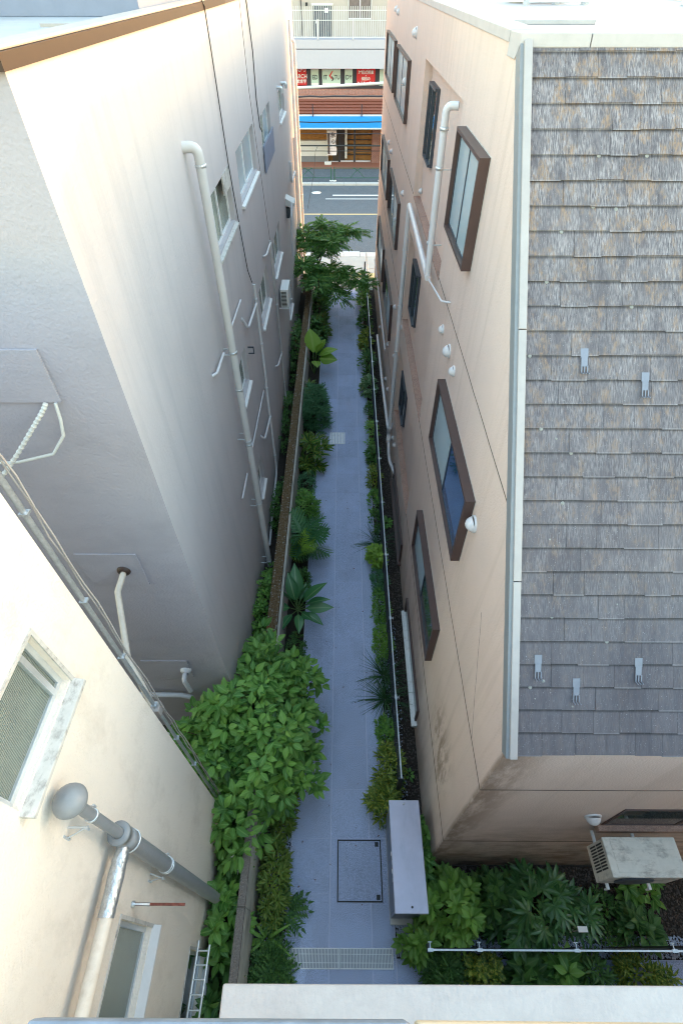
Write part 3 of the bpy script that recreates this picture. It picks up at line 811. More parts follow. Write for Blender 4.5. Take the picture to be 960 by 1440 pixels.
# drop reveal faces at the seam between the two halves of the middle niche
def noseam(bb):
    for f, s_ in zip(bb.f, bb.sm):
        pts = [bb.v[i] for i in f]
        if all(abs(p[2] - ZE) < 1e-6 for p in pts): continue
        w1.add(pts, [tuple(range(len(pts)))])
noseam(b); noseam(b2)
w1.poly([(XR, YN, -.2), (XR, YT, -.2), (XR, YT, ZE), (XR, YN, ZE)])
w1.poly([(XR, YN, ZE), (XR, YT, ZE), (XR, YT, ZT)])
part('wall', w1, 'pink_stucco', pb)
part('front_wall', B().poly([(XR, YN, -.2), (9, YN, -.2), (9, YN, ZE), (XR, YN, ZE)]), 'pink_stucco', pb)
part('far_wall', B().poly([(XR, YE, -.2), (9, YE, -.2), (9, YE, ZT), (XR, YE, ZT)]).poly([(9, YN, -.2), (9, YE, -.2), (9, YE, ZT), (9, YT, ZT), (9, YN, ZE)]), 'pink_stucco', pb)
for (a, c_, d, e) in NI:
    part('niche_wall', B().poly([(XR + .16, a, d), (XR + .16, c_, d), (XR + .16, c_, e), (XR + .16, a, e)]), 'pink_stucco', pb)
    part('niche_ledge', B().box(XR + .002, XR + .158, a + .002, c_ - .002, d - .02, d + .03), 'render_edge', pb)
# control joints
for z, ya in ((8.29, YN), (5.21, YN), (2.18, YN)):
    b = B()
    segs = [(YN + .0, YE)]
    if z == 8.29: segs = [(YN + (z - ZE) / math.tan(SL) + .05, 9.05), (13.85, YE)]
    elif z == 5.21: segs = [(YN, 9.05), (13.85, YE)]
    else: segs = [(YN, 9.05), (13.85, YE)]
    for (a, c_) in segs:
        n = int((c_ - a) / .35) + 1
        pts = [(XR + .0005, a + (c_ - a) * i / n, z + rnd.uniform(-.006, .006)) for i in range(n + 1)]
        b.tube(pts, .0075, 4, cap=False)
    if z < 6: b.tube([(XR + i * .4, YN + .0005, z + rnd.uniform(-.005, .005)) for i in range(18)], .0075, 4, cap=False)
    part('control_joint', b, 'joint', pb)
b = B()
pts = [(XR, YN + .6 + i * .12 , 5.2 - .0 * i + rnd.uniform(-.02, .02) + i * .19) for i in range(9)]
part('hairline_crack', b.tube(pts, .0025, 4, cap=False), 'brown_frame', pb)

# corner stain strip
# slate roof slope
rf = part('roof', B().prism([(XR + .02, YN - .0, ZE - .06), (XR + .02, YN + .01, ZE - .012), (XR + .02, YT + .0, ZT - .022), (XR + .02, YT, ZT - .2)], (9 - XR, 0, 0)), 'dark_metal', pb)
S, Cc = math.sin(SL), math.cos(SL)
def slope_pt(x, u, h=0.0):
    return Vector((x, YN + u * Cc - h * S, ZE + u * S + h * Cc))
variants = []
TW = .91
for vi in range(8):
    r3 = random.Random(100 + vi); b = B()
    cuts = [0, .28 + r3.uniform(-.03, .05), .60 + r3.uniform(-.05, .05), TW]
    offs = [0, -.006, -.016]; r3.shuffle(offs)
    for j in range(3):
        x0, x1 = cuts[j] + .0012, cuts[j + 1] - .0012
        lo = offs[j]; th = .012 + r3.uniform(0, .003)
        b.add([(x0, lo, .0), (x1, lo, .0), (x1, .262, -.012), (x0, .262, -.012), (x0, lo, th + .004), (x1, lo, th + .004), (x1, .262, .004), (x0, .262, .004)],
              [(0, 3, 2, 1), (4, 5, 6, 7), (0, 1, 5, 4), (1, 2, 6, 5), (2, 3, 7, 6), (3, 0, 4, 7)])
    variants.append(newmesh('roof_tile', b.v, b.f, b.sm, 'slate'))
NR = 30; CRS = .2363
far_tiles = B()
for r_ in range(NR):
    x = XR + .10 - (r_ % 2) * .455 - (.12 if r_ % 4 > 1 else 0)
    while x < 8.9:
        x0 = x
        base = slope_pt(0, r_ * CRS)
        if x0 >= XR + .08 and x0 < 4.7:
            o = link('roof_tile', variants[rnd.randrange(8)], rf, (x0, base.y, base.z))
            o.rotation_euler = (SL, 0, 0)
            if r_ == NR - 1: o.scale = (1, .3, 1)
        else:
            a0 = max(x0, XR + .09); a1 = x0 + TW - .002
            if a1 > a0:
                p0, p1, p2, p3 = slope_pt(a0, r_ * CRS, .012), slope_pt(a1, r_ * CRS, .012), slope_pt(a1, r_ * CRS + (.08 if r_ == NR - 1 else .262), .003), slope_pt(a0, r_ * CRS + (.08 if r_ == NR - 1 else .262), .003)
                q0, q1 = slope_pt(a0, r_ * CRS, -.005), slope_pt(a1, r_ * CRS, -.005)
                far_tiles.add([p0, p1, p2, p3, q0, q1], [(0, 1, 2, 3), (4, 5, 1, 0)])
        x += TW
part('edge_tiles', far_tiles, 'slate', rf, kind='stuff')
# verge trim beside the tiles
vb = B()
vb.prism([slope_pt(XR - .012, -.03, .035), slope_pt(XR - .012, -.03, -.10), slope_pt(XR + .03, -.03, -.10), slope_pt(XR + .03, -.03, .035)], slope_pt(0, 6.93) - slope_pt(0, 0))
part('verge_flashing', vb, 'grey_pvc', rf)
for (u0, u1) in ((-.03, 1.78), (1.79, 4.24), (4.25, 6.92)):
    part('verge_cap', B().prism([slope_pt(XR + .022, u0, .058), slope_pt(XR + .022, u0, .02), slope_pt(XR + .098, u0, .02), slope_pt(XR + .098, u0, .058)], slope_pt(0, u1) - slope_pt(0, u0)), 'coping_metal', rf, bevel=.004)
# snow guards
gm = B()
gm.box(-.037, .037, .07, .14, .0, .006).box(-.03, .03, .0, .07, .004, .009)
for xx in (-.028, 0, .028):
    gm.box(xx - .005, xx + .005, -.055, .004, .006, .016); gm.tube([(xx, -.05, .012), (xx + .004, -.062, .05)], .005, 5)
gmesh = newmesh('snow_guard', gm.v, gm.f, gm.sm, 'snow_guard')
for (x, u) in ((2.35, 3.90), (2.95, 3.67), (1.97, .86), (2.98, .83), (2.36, .62)):
    p_ = slope_pt(x, u, .014); o = link('snow_guard', gmesh, rf, p_); o.rotation_euler = (SL, 0, 0); o.scale = (1, 1.25, 1)
b = B()
for (x, u, r_) in ((2.1, 1.42, .017), (2.03, .76, .024), (2.33, .5, .02), (1.9, .08, .011), (2.06, 2.2, .012), (2.1, 2.0, .011), (2.75, 1.55, .013), (1.95, .58, .008), (2.1, 3.2, .012), (2.25, 3.6, .012), (1.95, 3.35, .01), (2.9, .7, .008),
                   (2.33, 2.98, .009), (2.45, 1.95, .007), (1.84, 5.2, .01), (2.62, 4.5, .009)):
    b.lathe(slope_pt(x, u, .006), (0, -S, Cc), [(0, r_), (.003, r_), (.005, r_ * .5), (.006, 0)], 10)
for (x, k_) in ((1.82, 17), (1.76, 19), (1.97, 20.0), (1.95, 14), (2.18, 10.9), (2.8, 19), (2.9, 25), (2.44, 25), (2.4, 23), (2.62, 22.9), (2.1, 22), (1.9, 3.0), (2.25, 13), (1.77, 3), (1.77, 2), (2.66, 5)):
    b.lathe(slope_pt(x, k_ * CRS - .012, .006), (0, -S, Cc), [(0, .020), (.003, .018), (.0035, .010), (.004, 0)], 9)
part('roof_stud', b, 'lichen', rf)

# flat top with parapet coping
part('flat_roof', B().box(XR + .02, 9, YT + .35, YE, ZT - .25, ZT - .13), 'roof_membrane', pb)
for (a, c_) in ((XR - .012, 2.32), (2.33, 5.0), (5.01, 9.0)):
    part('parapet_coping', B().prism([(a, YT - .04, ZT - .02), (a, YT - .02, ZT + .08), (a, YT + .42, ZT + .07), (a, YT + .42, ZT - .12), (a, YT + .1, ZT - .12)], (c_ - a, 0, 0)), 'coping_pale', pb, bevel=.006)
y = YT + .44
while y < YE:
    y2 = min(y + 1.8, YE)
    part('parapet_coping', B().box(XR - .014, XR + .30, y + .003, y2 - .003, ZT - .02, ZT + .075), 'coping_pale', pb, bevel=.006)
    y = y2
part('roof_gutter', B().box(XR + .35, XR + 1.0, YT + .6, YT + 3.5, ZT - .128, ZT - .12), 'blue_band', pb)
part('roof_gutter_lining', B().box(XR + .31, XR + .36, YT + .6, YE, ZT - .12, ZT - .0), 'roof_blue', pb)
t = thing('roof_condenser', (3.4, 11, ZT - .13), 'pale rooftop equipment standing on the flat roof at the upper right', 'roof unit')
part('plinth', B().box(2.4, 4.0, 11.2, 11.7, ZT - .13, ZT - .07), 'coping_pale', t, bevel=.01)
part('pipe_run', B().tube([(4.3, 17.4, ZT + .0), (5.0, 17.3, ZT + .02), (5.9, 17.5, ZT + .0)], .05).tube([(4.4, 17.1, ZT - .06), (5.8, 17.1, ZT - .05)], .03), 'alu_white', t)
for x in (4.4, 5.1, 5.8):
    part('foot', B().box(x - .05, x + .05, 17.2, 17.5, ZT - .13, ZT + .04), 'conc_block', t)
part('casing', B().box(4.2, 5.6, 18, 18.8, ZT - .05, ZT + .8), 'coping_pale', t, bevel=.02)
t = thing('roof_hatch', (5.1, 9.5, ZT - .13), 'dark framed vent box on the flat roof at the top right', 'roof vent')
part('housing', B().box(8.0, 8.7, 16.6, 17.1, ZT - .13, ZT + .35), 'conc_block', t, bevel=.01)
part('louvre', B().box(8.1, 8.6, 16.585, 16.6, ZT - .05, ZT + .3), 'dark_metal', t)

# windows that stand proud of the pink wall
def proud_window(y0, y1, z0, z1, panes=2, kinds=('frosted', 'frosted'), x=XR, pr=.13):
    t_ = .045; xo = x - pr
    b = B()
    b.box(xo, x + .02, y0, y1, z1 - t_, z1).box(xo, x + .02, y0, y1, z0, z0 + t_)
    b.box(xo, x + .02, y0, y0 + t_, z0 + t_, z1 - t_).box(xo, x + .02, y1 - t_, y1, z0 + t_, z1 - t_)
    f_ = part('window', b, 'brown_frame', pb)
    xi = xo + .045
    part('seal', B().box(x - .004, x + .004, y0 - .012, y1 + .012, z0 - .012, z1 + .012), 'sill_dirty', f_)
    ym = (y0 + y1) / 2
    cuts = [y0 + t_, ym, y1 - t_] if panes == 2 else [y0 + t_, y1 - t_]
    for j in range(len(cuts) - 1):
        a, c_ = cuts[j], cuts[j + 1]; xx = xi + .012 * j; s_ = .028
        sb = B().box(xx, xx + .03, a, c_, z0 + t_, z0 + t_ + s_).box(xx, xx + .03, a, c_, z1 - t_ - s_, z1 - t_).box(xx, xx + .03, a, a + s_, z0 + t_ + s_, z1 - t_ - s_).box(xx, xx + .03, c_ - s_, c_, z0 + t_ + s_, z1 - t_ - s_)
        part('sash', sb, 'dark_metal', f_)
        part('pane', B().box(xx + .012, xx + .018, a + s_, c_ - s_, z0 + t_ + s_, z1 - t_ - s_), kinds[j], f_)
    return f_
proud_window(6.86, 8.56, 9.27, 10.52, kinds=('frosted', 'frosted'))
proud_window(4.43, 7.22, 6.20, 7.42, kinds=('clear_blue', 'frosted'))
proud_window(4.42, 7.22, 3.13, 4.28, kinds=('clear_dark', 'frosted'))
for (z0, z1) in ((9.15, 10.42), (6.0, 7.28), (2.95, 4.25)):
    proud_window(21.6, 25.7, z0, z1, kinds=('frosted', 'frosted'), pr=.1)
    proud_window(16.7, 20.6, z0, z1, kinds=('frosted', 'frosted' if z0 > 9 else 'clear_dark'), pr=.1)
# semi-basement window
sb = part('low_window', B().box(XR - .05, XR + .01, 4.3, 7.2, .95, 1.02).box(XR - .05, XR + .01, 4.3, 4.36, .45, .95).box(XR - .05, XR + .01, 7.14, 7.2, .45, .95), 'brown_frame', pb)
part('pane', B().box(XR - .02, XR - .01, 4.36, 7.14, .45, .95), 'clear_dark', sb)
part('sill', B().prism([(XR, 4.2, .46), (XR - .12, 4.2, .40), (XR - .12, 4.2, .34), (XR, 4.2, .34)], (0, 3.0, 0)), 'alu_white', sb, bevel=.005)
sb = part('low_window', B().box(XR - .05, XR + .01, 8.9, 12.3, 1.0, 1.08).box(XR - .05, XR + .01, 8.9, 8.96, .3, 1.0), 'brown_frame', pb)
part('pane', B().box(XR - .02, XR - .01, 8.96, 12.3, .3, 1.0), 'clear_dark', sb)
part('sill', B().box(XR - .10, XR, 8.8, 12.4, .24, .3), 'brown_frame', sb)
# niche windows
nx = XR + .16
for i, (y0, y1, z0, z1) in enumerate(((12.4, 13.42, 9.15, 10.42), (12.2, 13.3, 5.75, 7.02), (12.2, 13.3, 2.6, 3.85))):
    f_ = part('niche_window', B().box(nx - .06, nx, y0, y0 + .05, z0, z1).box(nx - .1, nx, y1 - .05, y1, z0, z1).box(nx - .1, nx, y0 + .05, y1 - .05, z0, z0 + .05).box(nx - .1, nx, y0 + .05, y1 - .05, z1 - .05, z1), 'dark_metal', pb)
    part('pane', B().box(nx - .05, nx - .04, y0 + .05, y1 - .05, z0 + .05, z1 - .05), 'clear_dark', f_)
    part('latch', B().box(nx - .09, nx - .05, (y0 + y1) / 2 - .02, (y0 + y1) / 2 + .02, z0 + .05, z1 - .05), 'dark_metal', f_)

# hooded vents
def hood_mesh(r):
    n = 12; b = B(); prof = []
    for i in range(6):
        a = math.pi / 2 * i / 5
        prof.append((r * 1.05 * math.sin(a), r * math.cos(a)))
    b.lathe((0, 0, 0), (-1, 0, -.35), prof, n)
    b.lathe((.0, 0, 0), (-1, 0, 0), [(-.01, r * 1.12), (.012, r * 1.12), (.014, r * .9)], n)
    return newmesh('vent_hood', b.v, b.f, b.sm, 'white_pvc')
hm = {}
def hood(y, z, r, x=XR):
    if r not in hm: hm[r] = hood_mesh(r)
    return link('vent_hood', hm[r], pb, (x - .01, y, z))
for (y, z) in ((25.2, 10.98), (24.16, 10.95), (17.83, 10.85), (19.78, 9.65), (24.97, 7.15), (23.48, 7.15), (18.07, 7.18), (19.74, 5.94), (17.69, 3.72), (19.32, 1.38), (19.14, -.14), (17.91, .15), (23.91, -.22), (15.27, .33), (14.7, .18), (14.11, .34)):
    hood(y * .9, 1.2 + .9 * z, .075 if y not in (17.83, 19.78) else .10)
hood(8.92 * .9, 1.2 + .9 * 7.40, .07); hood(8.10 * .9, 1.2 + .9 * 7.42, .098); hood(7.52 * .9, 1.2 + .9 * 7.38, .073); hood(4.74 * .9, 1.2 + .9 * 6.65, .105)
for (y, z) in ((13.75, 8.45), (13.75, 4.97)): hood(y if z < 8 else 13.6, z if z < 8 else 8.42, .06, XR + (.15 if z > 8 else 0))
hood(13.6, 5.0, .06, XR + .15); hood(14.9, 3.4, .07)
fh = link('vent_hood', hm[.105], pb, (3.5, YN - .01, 3.92)); fh.rotation_euler = (0, 0, R(90))

# white drainpipes on the pink wall
X1 = 1.50
wd = pipe('drainpipe', elbow((XR, 9.35, 10.62), (X1, 9.4, 10.62), (X1, 9.28, 8.25), .10), .056, 'white_pvc', pb, [((X1, 9.36, z), (0, 0, 1)) for z in (10.35, 9.85, 8.75)])
for z in (9.85, 8.75): part('bracket', B().box(X1 + .05, XR, 9.25, 9.27, z - .01, z + .01), 'alu', wd)
pipe('drainpipe', [(X1, 9.2, 8.22), (X1, 12.95, 8.30)], .052, 'white_pvc', pb)
wd = pipe('drainpipe', elbow((X1, 12.7, 8.28), (X1, 13.05, 8.30), (X1, 13.1, 1.9), .10), .056, 'white_pvc', pb, [((X1, 13.08, z), (0, 0, 1)) for z in (7.3, 5.9, 4.6, 3.3, 2.3)])
part('coupling', B().lathe((X1, 13.1, 1.3), (0, 0, 1), [(0, .06), (0, .078), (.18, .078), (.18, .07), (.5, .07), (.5, .082), (.66, .082), (.66, .06)], 14), 'white_pvc', wd)
pipe('drainpipe', [(X1 - .02, 13.15, 1.75), (X1 - .02, 13.6, 1.62), (X1 - .03, 17, 1.3), (X1 - .03, 20.5, 1.15)], .05, 'white_pvc', pb)
pipe('drainpipe', [(X1 + .07, 17.5, 2.15), (X1 + .07, 26.4, 2.05), (X1 + .07, 26.8, 1.9)], .03, 'white_pvc', pb)
pipe('drainpipe', elbow((X1, 13.1, 1.4), (X1, 12.6, .95), (XR, 11.9, .95), .3), .05, 'white_pvc', pb)
pipe('overflow_pipe', [(X1 + .02, 9.2, 8.2), (X1 + .04, 7.85, 8.42), (XR, 7.8, 8.42)], .016, 'white_pvc', pb)

# front face: window and air conditioner
fw = part('front_window', B().box(3.80, 3.84, YN - .014, YN + .01, 3.42, 4.30).box(3.84, 6.8, YN - .014, YN + .01, 4.26, 4.30).box(3.84, 6.8, YN - .014, YN + .01, 3.42, 3.46).box(4.86, 4.9, YN - .014, YN + .01, 3.46, 4.26), 'brown_frame', pb)
part('pane', B().box(3.84, 4.86, YN - .008, YN - .003, 3.46, 4.26), 'clear_dark', fw)
part('pane', B().box(4.9, 6.8, YN - .008, YN - .003, 3.46, 4.26), 'clear_dark', fw)
part('sill', B().box(3.75, 6.9, YN - .09, YN, 3.30, 3.42), 'render_edge', fw)
t = thing('condenser_unit', (4.2, 1.3, 3.1), 'dirty white outdoor air conditioner bracketed to the pink wall above the garden', 'air conditioner')
ax0, ax1, ay0, ay1, az0, az1 = 3.66, 4.66, 1.05, 1.50, 3.02, 3.66
part('casing', B().box(ax0, ax1, ay0, ay1, az0, az1 - .03), 'ac_white', t, bevel=.015)
part('lid', B().box(ax0 - .008, ax1 + .008, ay0 - .012, ay1 + .008, az1 - .03, az1), 'ac_white', t, bevel=.012)
for k_ in range(3):
    part('lid_rib', B().box(ax0 + .09, ax1 - .05, ay0 + .04 + k_ * .135, ay0 + .145 + k_ * .135, az1, az1 + .007), 'ac_white', t, bevel=.004)
b = B()
for j in range(2):
    for i in range(9):
        b.box(ax0 - .004, ax0 + .002, ay0 + .10 + i * .036, ay0 + .12 + i * .036, az0 + .12 + j * .23, az0 + .32 + j * .23)
part('side_louvre', b, 'black', t)
b = B().lathe(((ax0 + ax1) / 2 - .1, ay0 - .004, (az0 + az1) / 2), (0, -1, 0), [(0, .26), (.015, .26), (.02, .24), (.02, .0)], 24)
part('fan_guard', b, 'dark_metal', t)
for x in (3.82, 4.42):
    part('bracket', B().box(x - .02, x + .02, .98, YN, az0 - .05, az0 - .015).box(x - .02, x + .02, .98, 1.0, az0 - .13, az0 - .05), 'alu_white', t)

# ================================================================== LOCKER, FENCES
t = thing('parcel_locker', (1.14, 1.65, 0), 'grey sheet metal locker with sloping pale top standing between path and pink building', 'locker')
part('plinth', B().box(.89, 1.42, .76, 2.5, -.05, .10), 'conc_block', t, bevel=.008)
part('body', B().box(.90, 1.40, .85, 2.44, .10, 1.43), 'locker_side', t, bevel=.006)
part('top', B().box(.868, 1.425, .81, 2.475, 1.43, 1.465), 'locker_top', t, bevel=.012)
for i in range(4):
    part('door', B().box(.888, .90, .89 + i * .385, 1.265 + i * .385, .2, 1.36), 'locker_side', t, bevel=.004)
for (y, z) in ((1.25, 1.3), (1.38, 1.24), (1.50, 1.32), (1.64, 1.22)):
    part('tag', B().box(.872, .888, y, y + .06, z, z + .06), 'white_tag', t)
part('lifting_eye', B().lathe((1.14, 2.41, 1.465), (0, 0, 1), [(0, .018), (.02, .018), (.026, 0)], 10), 'alu', t)
part('lifting_eye', B().lathe((1.16, .90, 1.465), (0, 0, 1), [(0, .018), (.006, .018), (.007, 0)], 10), 'black', t)

def fence_panel(b, p0, p1, z0, z1, nv):
    p0, p1 = Vector(p0), Vector(p1)
    for i in range(nv + 1):
        q = p0.lerp(p1, i / nv); b.tube([(q.x, q.y, z0), (q.x, q.y, z1)], .0035, 4, cap=False)
    for z in np.linspace(z0, z1, 8):
        b.tube([(p0.x, p0.y, z), (p1.x, p1.y, z)], .004, 4, cap=False)
FX = 1.185
t = thing('path_fence', (FX, 2.9, 0), 'slim dark mesh fence with pale top rail between path and pink building', 'fence')
part('top_rail', B().box(FX - .014, FX + .014, 2.97, 28.6, .985, 1.01), 'galv', t, bevel=.003)
ys = [2.97] + [4.62 + 2 * i for i in range(13)]
for i, y in enumerate(ys):
    part('post', B().box(FX - .055, FX - .015, y - .02, y + .02, -.1, .99) if i else B().box(FX - .055, FX + .045, y - .012, y + .03, -.1, .985), 'dark_metal', t)
    if i: part('rail_clip', B().box(FX + .014, FX + .07, y - .008, y + .008, .99, 1.0).box(FX + .062, FX + .072, y - .035, y + .035, .99, 1.0).box(FX - .024, FX + .024, y - .05, y + .05, .98, 1.014), 'galv', t)
    if i + 1 < len(ys):
        b = B(); fence_panel(b, (FX - .02, y + .03, 0), (FX - .02, ys[i + 1] - .03, 0), .08, .96, 34 if i < 4 else 24)
        part('mesh_panel', b, 'fence_mesh', t)
GY = .385
t = thing('garden_fence', (1.5, GY, 0), 'slim dark mesh fence with pale top rail in front of the corner garden', 'fence')
part('top_rail', B().box(1.46, 8, GY - .014, GY + .014, .985, 1.01), 'galv', t, bevel=.003)
for i, x in enumerate((1.46, 2.27, 3.87, 5.47, 7.07)):
    part('post', B().box(x - .02, x + .02, GY + .015, GY + .05, -.1, .99) if i else B().box(x - .03, x + .012, GY - .03, GY + .085, -.1, .99), 'dark_metal', t)
    part('rail_clip', B().box(x - .045, x + .045, GY - .022, GY + .022, .98, 1.014).box(x - .006, x + .006, GY + .02, GY + .10, .99, 1.0).box(x - .035, x + .035, GY + .095, GY + .105, .99, 1.0), 'galv', t)
xs = (1.48, 2.27, 3.87, 5.47, 7.07)
for a, c_ in zip(xs, xs[1:]):
    b = B(); fence_panel(b, (a, GY + .02, 0), (c_, GY + .02, 0), .08, .96, 26)
    part('mesh_panel', b, 'fence_mesh', t)
part('shade_sheet', B().prism([(4.3, GY + .03, .9), (7.0, GY + .03, .95), (7.0, GY + .10, .5), (4.6, GY + .06, .6)], (0, .006, 0)), 'black', t)
solo('garden_tag', B().box(3.98, 4.14, .62, .70, .95, .96).tube([(4.06, .66, .0), (4.06, .66, .95)], .01, 6), 'white_tag', (4.06, .66, 0), 'small white plant tag standing among the large lobed leaves', 'tag')
# black slim bollards at the alley mouth and small steel gate frame
for i, (x, y, h, lab) in enumerate(((1.12, 27.6, 1.5, 'taller black steel post at the street end of the fence'), (1.24, 26.4, 1.3, 'shorter black steel post just inside the street end of the fence'))):
    solo('steel_post', B().box(x - .035, x + .035, y - .035, y + .035, -.05, h), 'dark_metal', (x, y, 0), lab, 'post', 'black posts at the alley mouth', bevel=.004)
t = thing('parking_frame', (1.5, 30.5, 0), 'white painted low frame by the kerb at the street corner', 'barrier')
part('frame', B().tube([(1.35, 29.5, 0), (1.35, 29.5, .5), (1.35, 31.6, .5), (1.35, 31.6, 0)], .03).tube([(1.35, 29.9, .25), (1.9, 29.9, .25)], .02), 'white_paint', t)

# ================================================================== OWN BUILDING UNDER THE CAMERA
ob = thing('camera_side_building', (2, -1, 0), 'pale ledge and handrail of the building at the bottom edge', 'building')
part('lower_block', B().box(-.66, 12, -7, -.10, -.2, 7.9), 'other_build', ob)
part('ledge', B().box(-.685, 12, -7, -.012, 7.9, 8.0), 'ledge_pale', ob, bevel=.01)
for x in (-.3, .5, 1.4): part('rail_post', B().box(x - .03, x + .03, -.28, -.22, 8.0, 10.95), 'galv', ob)
part('handrail', B().box(-.44, .098, -.30, -.040, 10.95, 11.0), 'ledge_blue', ob, bevel=.008)
part('handrail_extension', B().prism([(.105, -.30, 10.95), (1.6, -.30, 10.95), (1.6, -.046, 10.95), (.105, -.041, 10.95)], (0, 0, .052)), 'ledge_beige', ob, bevel=.005)

# ================================================================== STREET AND FAR BUILDINGS
fb = thing('street_building', (0, 54, 0), 'building across the street with blue awning, red signs and a railed balcony', 'building')
part('upper_wall', B().box(-13, 13, 54.6, 62, 8.2, 14), 'far_wall', fb)
part('balcony_slab', B().box(-13, 13, 52.02, 54.6, 7.75, 8.25), 'band_white', fb)
part('balcony_band', B().box(-13, 13, 52.0, 53.4, 6.60, 7.70), 'band_white', fb)
d = part('door', B().box(-2.38, -.98, 54.52, 54.6, 8.25, 9.98), 'far_door', fb)
part('handle', B().box(-2.2, -2.15, 54.48, 54.52, 9.0, 9.2), 'alu', d)
part('notice', B().box(-1.5, -1.2, 54.5, 54.52, 9.6, 9.85), 'white_tag', d)
part('door_surround', B().box(-2.5, -.86, 54.5, 54.6, 9.98, 10.1), 'white_paint', d)
wdw = part('window', B().box(.3, .36, 54.5, 54.6, 9.3, 10.6).box(1.17, 1.25, 54.5, 54.6, 9.3, 10.6).box(2.04, 2.1, 54.5, 54.6, 9.3, 10.6).box(.3, 2.1, 54.48, 54.6, 9.22, 9.3), 'white_paint', fb)
part('pane', B().box(.36, 1.17, 54.56, 54.58, 9.3, 10.6), 'far_glass', wdw); part('pane', B().box(1.25, 2.04, 54.56, 54.58, 9.3, 10.6), 'far_glass', wdw)
wdw = part('window', B().box(-6.5, -6.44, 54.5, 54.6, 9.3, 10.6).box(-5.6, -5.54, 54.5, 54.6, 9.3, 10.6), 'white_paint', fb)
part('pane', B().box(-6.44, -5.6, 54.56, 54.58, 9.3, 10.6), 'far_glass', wdw)
part('wall_lamp', B().box(-2.95, -2.78, 54.45, 54.6, 9.95, 10.15), 'black', fb)
part('downpipe', B().tube([(-3.3, 54.55, 8.3), (-3.3, 54.55, 12)], .04, 6), 'sign_grey', fb)
rl = part('railing', B().box(-13, 13, 52.06, 52.10, 9.80, 9.85).box(-13, 13, 52.06, 52.10, 9.28, 9.32).box(-13, 13, 52.06, 52.1, 8.36, 8.40), 'white_paint', fb)
for x in (-6.6, -4.6, -1.97, .66, 3.3, 5.9):
    part('rail_post', B().box(x - .04, x + .04, 52.02, 52.06, 8.2, 9.35), 'white_paint', rl)
bal = B().box(-.022, .022, 52.06, 52.09, 8.4, 10.05)
bm_ = newmesh('baluster', [(x, y - 52.06, z - 8.4) for x, y, z in bal.v], bal.f, bal.sm, 'white_paint')
for i in range(74):
    x = -6.2 + i * .167
    link('baluster', bm_, rl, (x, 52.06, 8.4))
# sign windows
part('sign_storey', B().box(-13, 13, 53.5, 62, 4.95, 7.75), 'sign_grey', fb)
ws = []
for (a, c_, m_) in ((-5.2, -3.02, 'sign_red'), (-2.66, -2.04, 'sign_green'), (-1.76, -.28, 'sign_green'), (.06, .68, 'sign_green'), (1.02, 2.50, 'sign_red'), (2.86, 4.2, 'sign_green')):
    p_ = part('window_sign', B().box(a, c_, 53.45, 53.5, 5.42, 6.62), m_, fb)
    ws.append(p_)
    if m_ == 'sign_green' and a < 1: part('red_strip', B().box(a, c_, 53.44, 53.45, 6.42, 6.62), 'sign_red', p_)
Y_ = 53.435
text_mesh('ARCH', .36, -3.45, 5.98, Y_, 'white_tag', ws[0]); text_mesh('わかり', .34, -3.5, 6.38, Y_, 'white_tag', ws[0])
text_mesh('教育学', .26, -3.42, 5.66, Y_, 'white_tag', ws[0])
text_mesh('ED', .40, -2.34, 5.92, Y_, 'sign_grey', ws[1], squash=.9)
text_mesh('IT', .40, -1.50, 5.92, Y_, 'sign_grey', ws[2], squash=.9); text_mesh('TU', .40, -.56, 5.92, Y_, 'sign_grey', ws[2], squash=.9)
text_mesh('DY', .40, .38, 5.92, Y_, 'sign_grey', ws[3], squash=.95)
text_mesh('弘大生専門', .2, -1.02, 6.52, 53.425, 'white_tag', ws[2])
lg = B(); lg.prism([(-.96, 53.43, 6.30), (-.86, 53.43, 6.34), (-1.08, 53.43, 6.02), (-.94, 53.43, 5.84), (-1.0, 53.43, 5.80), (-1.22, 53.43, 6.02)], (0, .01, 0))
part('logo_mark', lg, 'sign_red', ws[2])
lg = B(); lg.prism([(-1.02, 53.43, 5.96), (-.96, 53.43, 6.0), (-.80, 53.43, 5.83), (-.94, 53.43, 5.68), (-1.0, 53.43, 5.72), (-.90, 53.43, 5.83)], (0, .01, 0))
part('logo_mark', lg, 'black', ws[2])
for s_, z, sz in (('少人数', 6.50, .2), ('対話式授業', 6.22, .25), ('×', 6.03, .2), ('個別の', 5.83, .24), ('カリキュラム', 5.56, .235)):
    text_mesh(s_, sz, 1.76, z, Y_, 'white_tag', ws[4])
# brick storeys
part('brick_band', B().box(-13, 13, 53.2, 53.5, 4.5, 5.22), 'brick', fb)
b = B()
for i in range(70):
    b.box(-9 + i * .27, -9 + i * .27 + .13, 53.16, 53.2, 4.92, 5.14)
part('lattice_bricks', b, 'lattice_clay', fb, kind='stuff')
for i in range(6):
    z = 3.55 + i * .18
    part('brick_course', B().prism([(-13, 52.35 + i * .14, z), (-13, 52.30 + i * .14, z + .05), (-13, 52.6 + i * .14, z + .19), (-13, 52.6 + i * .14, z)], (26, 0, 0)), 'brick_paint', fb)
for x in (-2.55, 1.45):
    part('strut', B().box(x - .04, x + .04, 52.2, 52.3, 3.5, 4.4), 'sign_grey', fb)
part('awning', B().prism([(-11, 51.6, 2.95), (-11, 51.6, 3.40), (-11, 52.3, 3.62), (-11, 52.3, 2.95)], (22, 0, 0)), 'awning_blue', fb)
part('awning_trim', B().box(-11, 11, 51.57, 51.6, 2.86, 2.95).box(-11, 11, 52.28, 52.33, 3.6, 3.72), 'white_paint', fb)
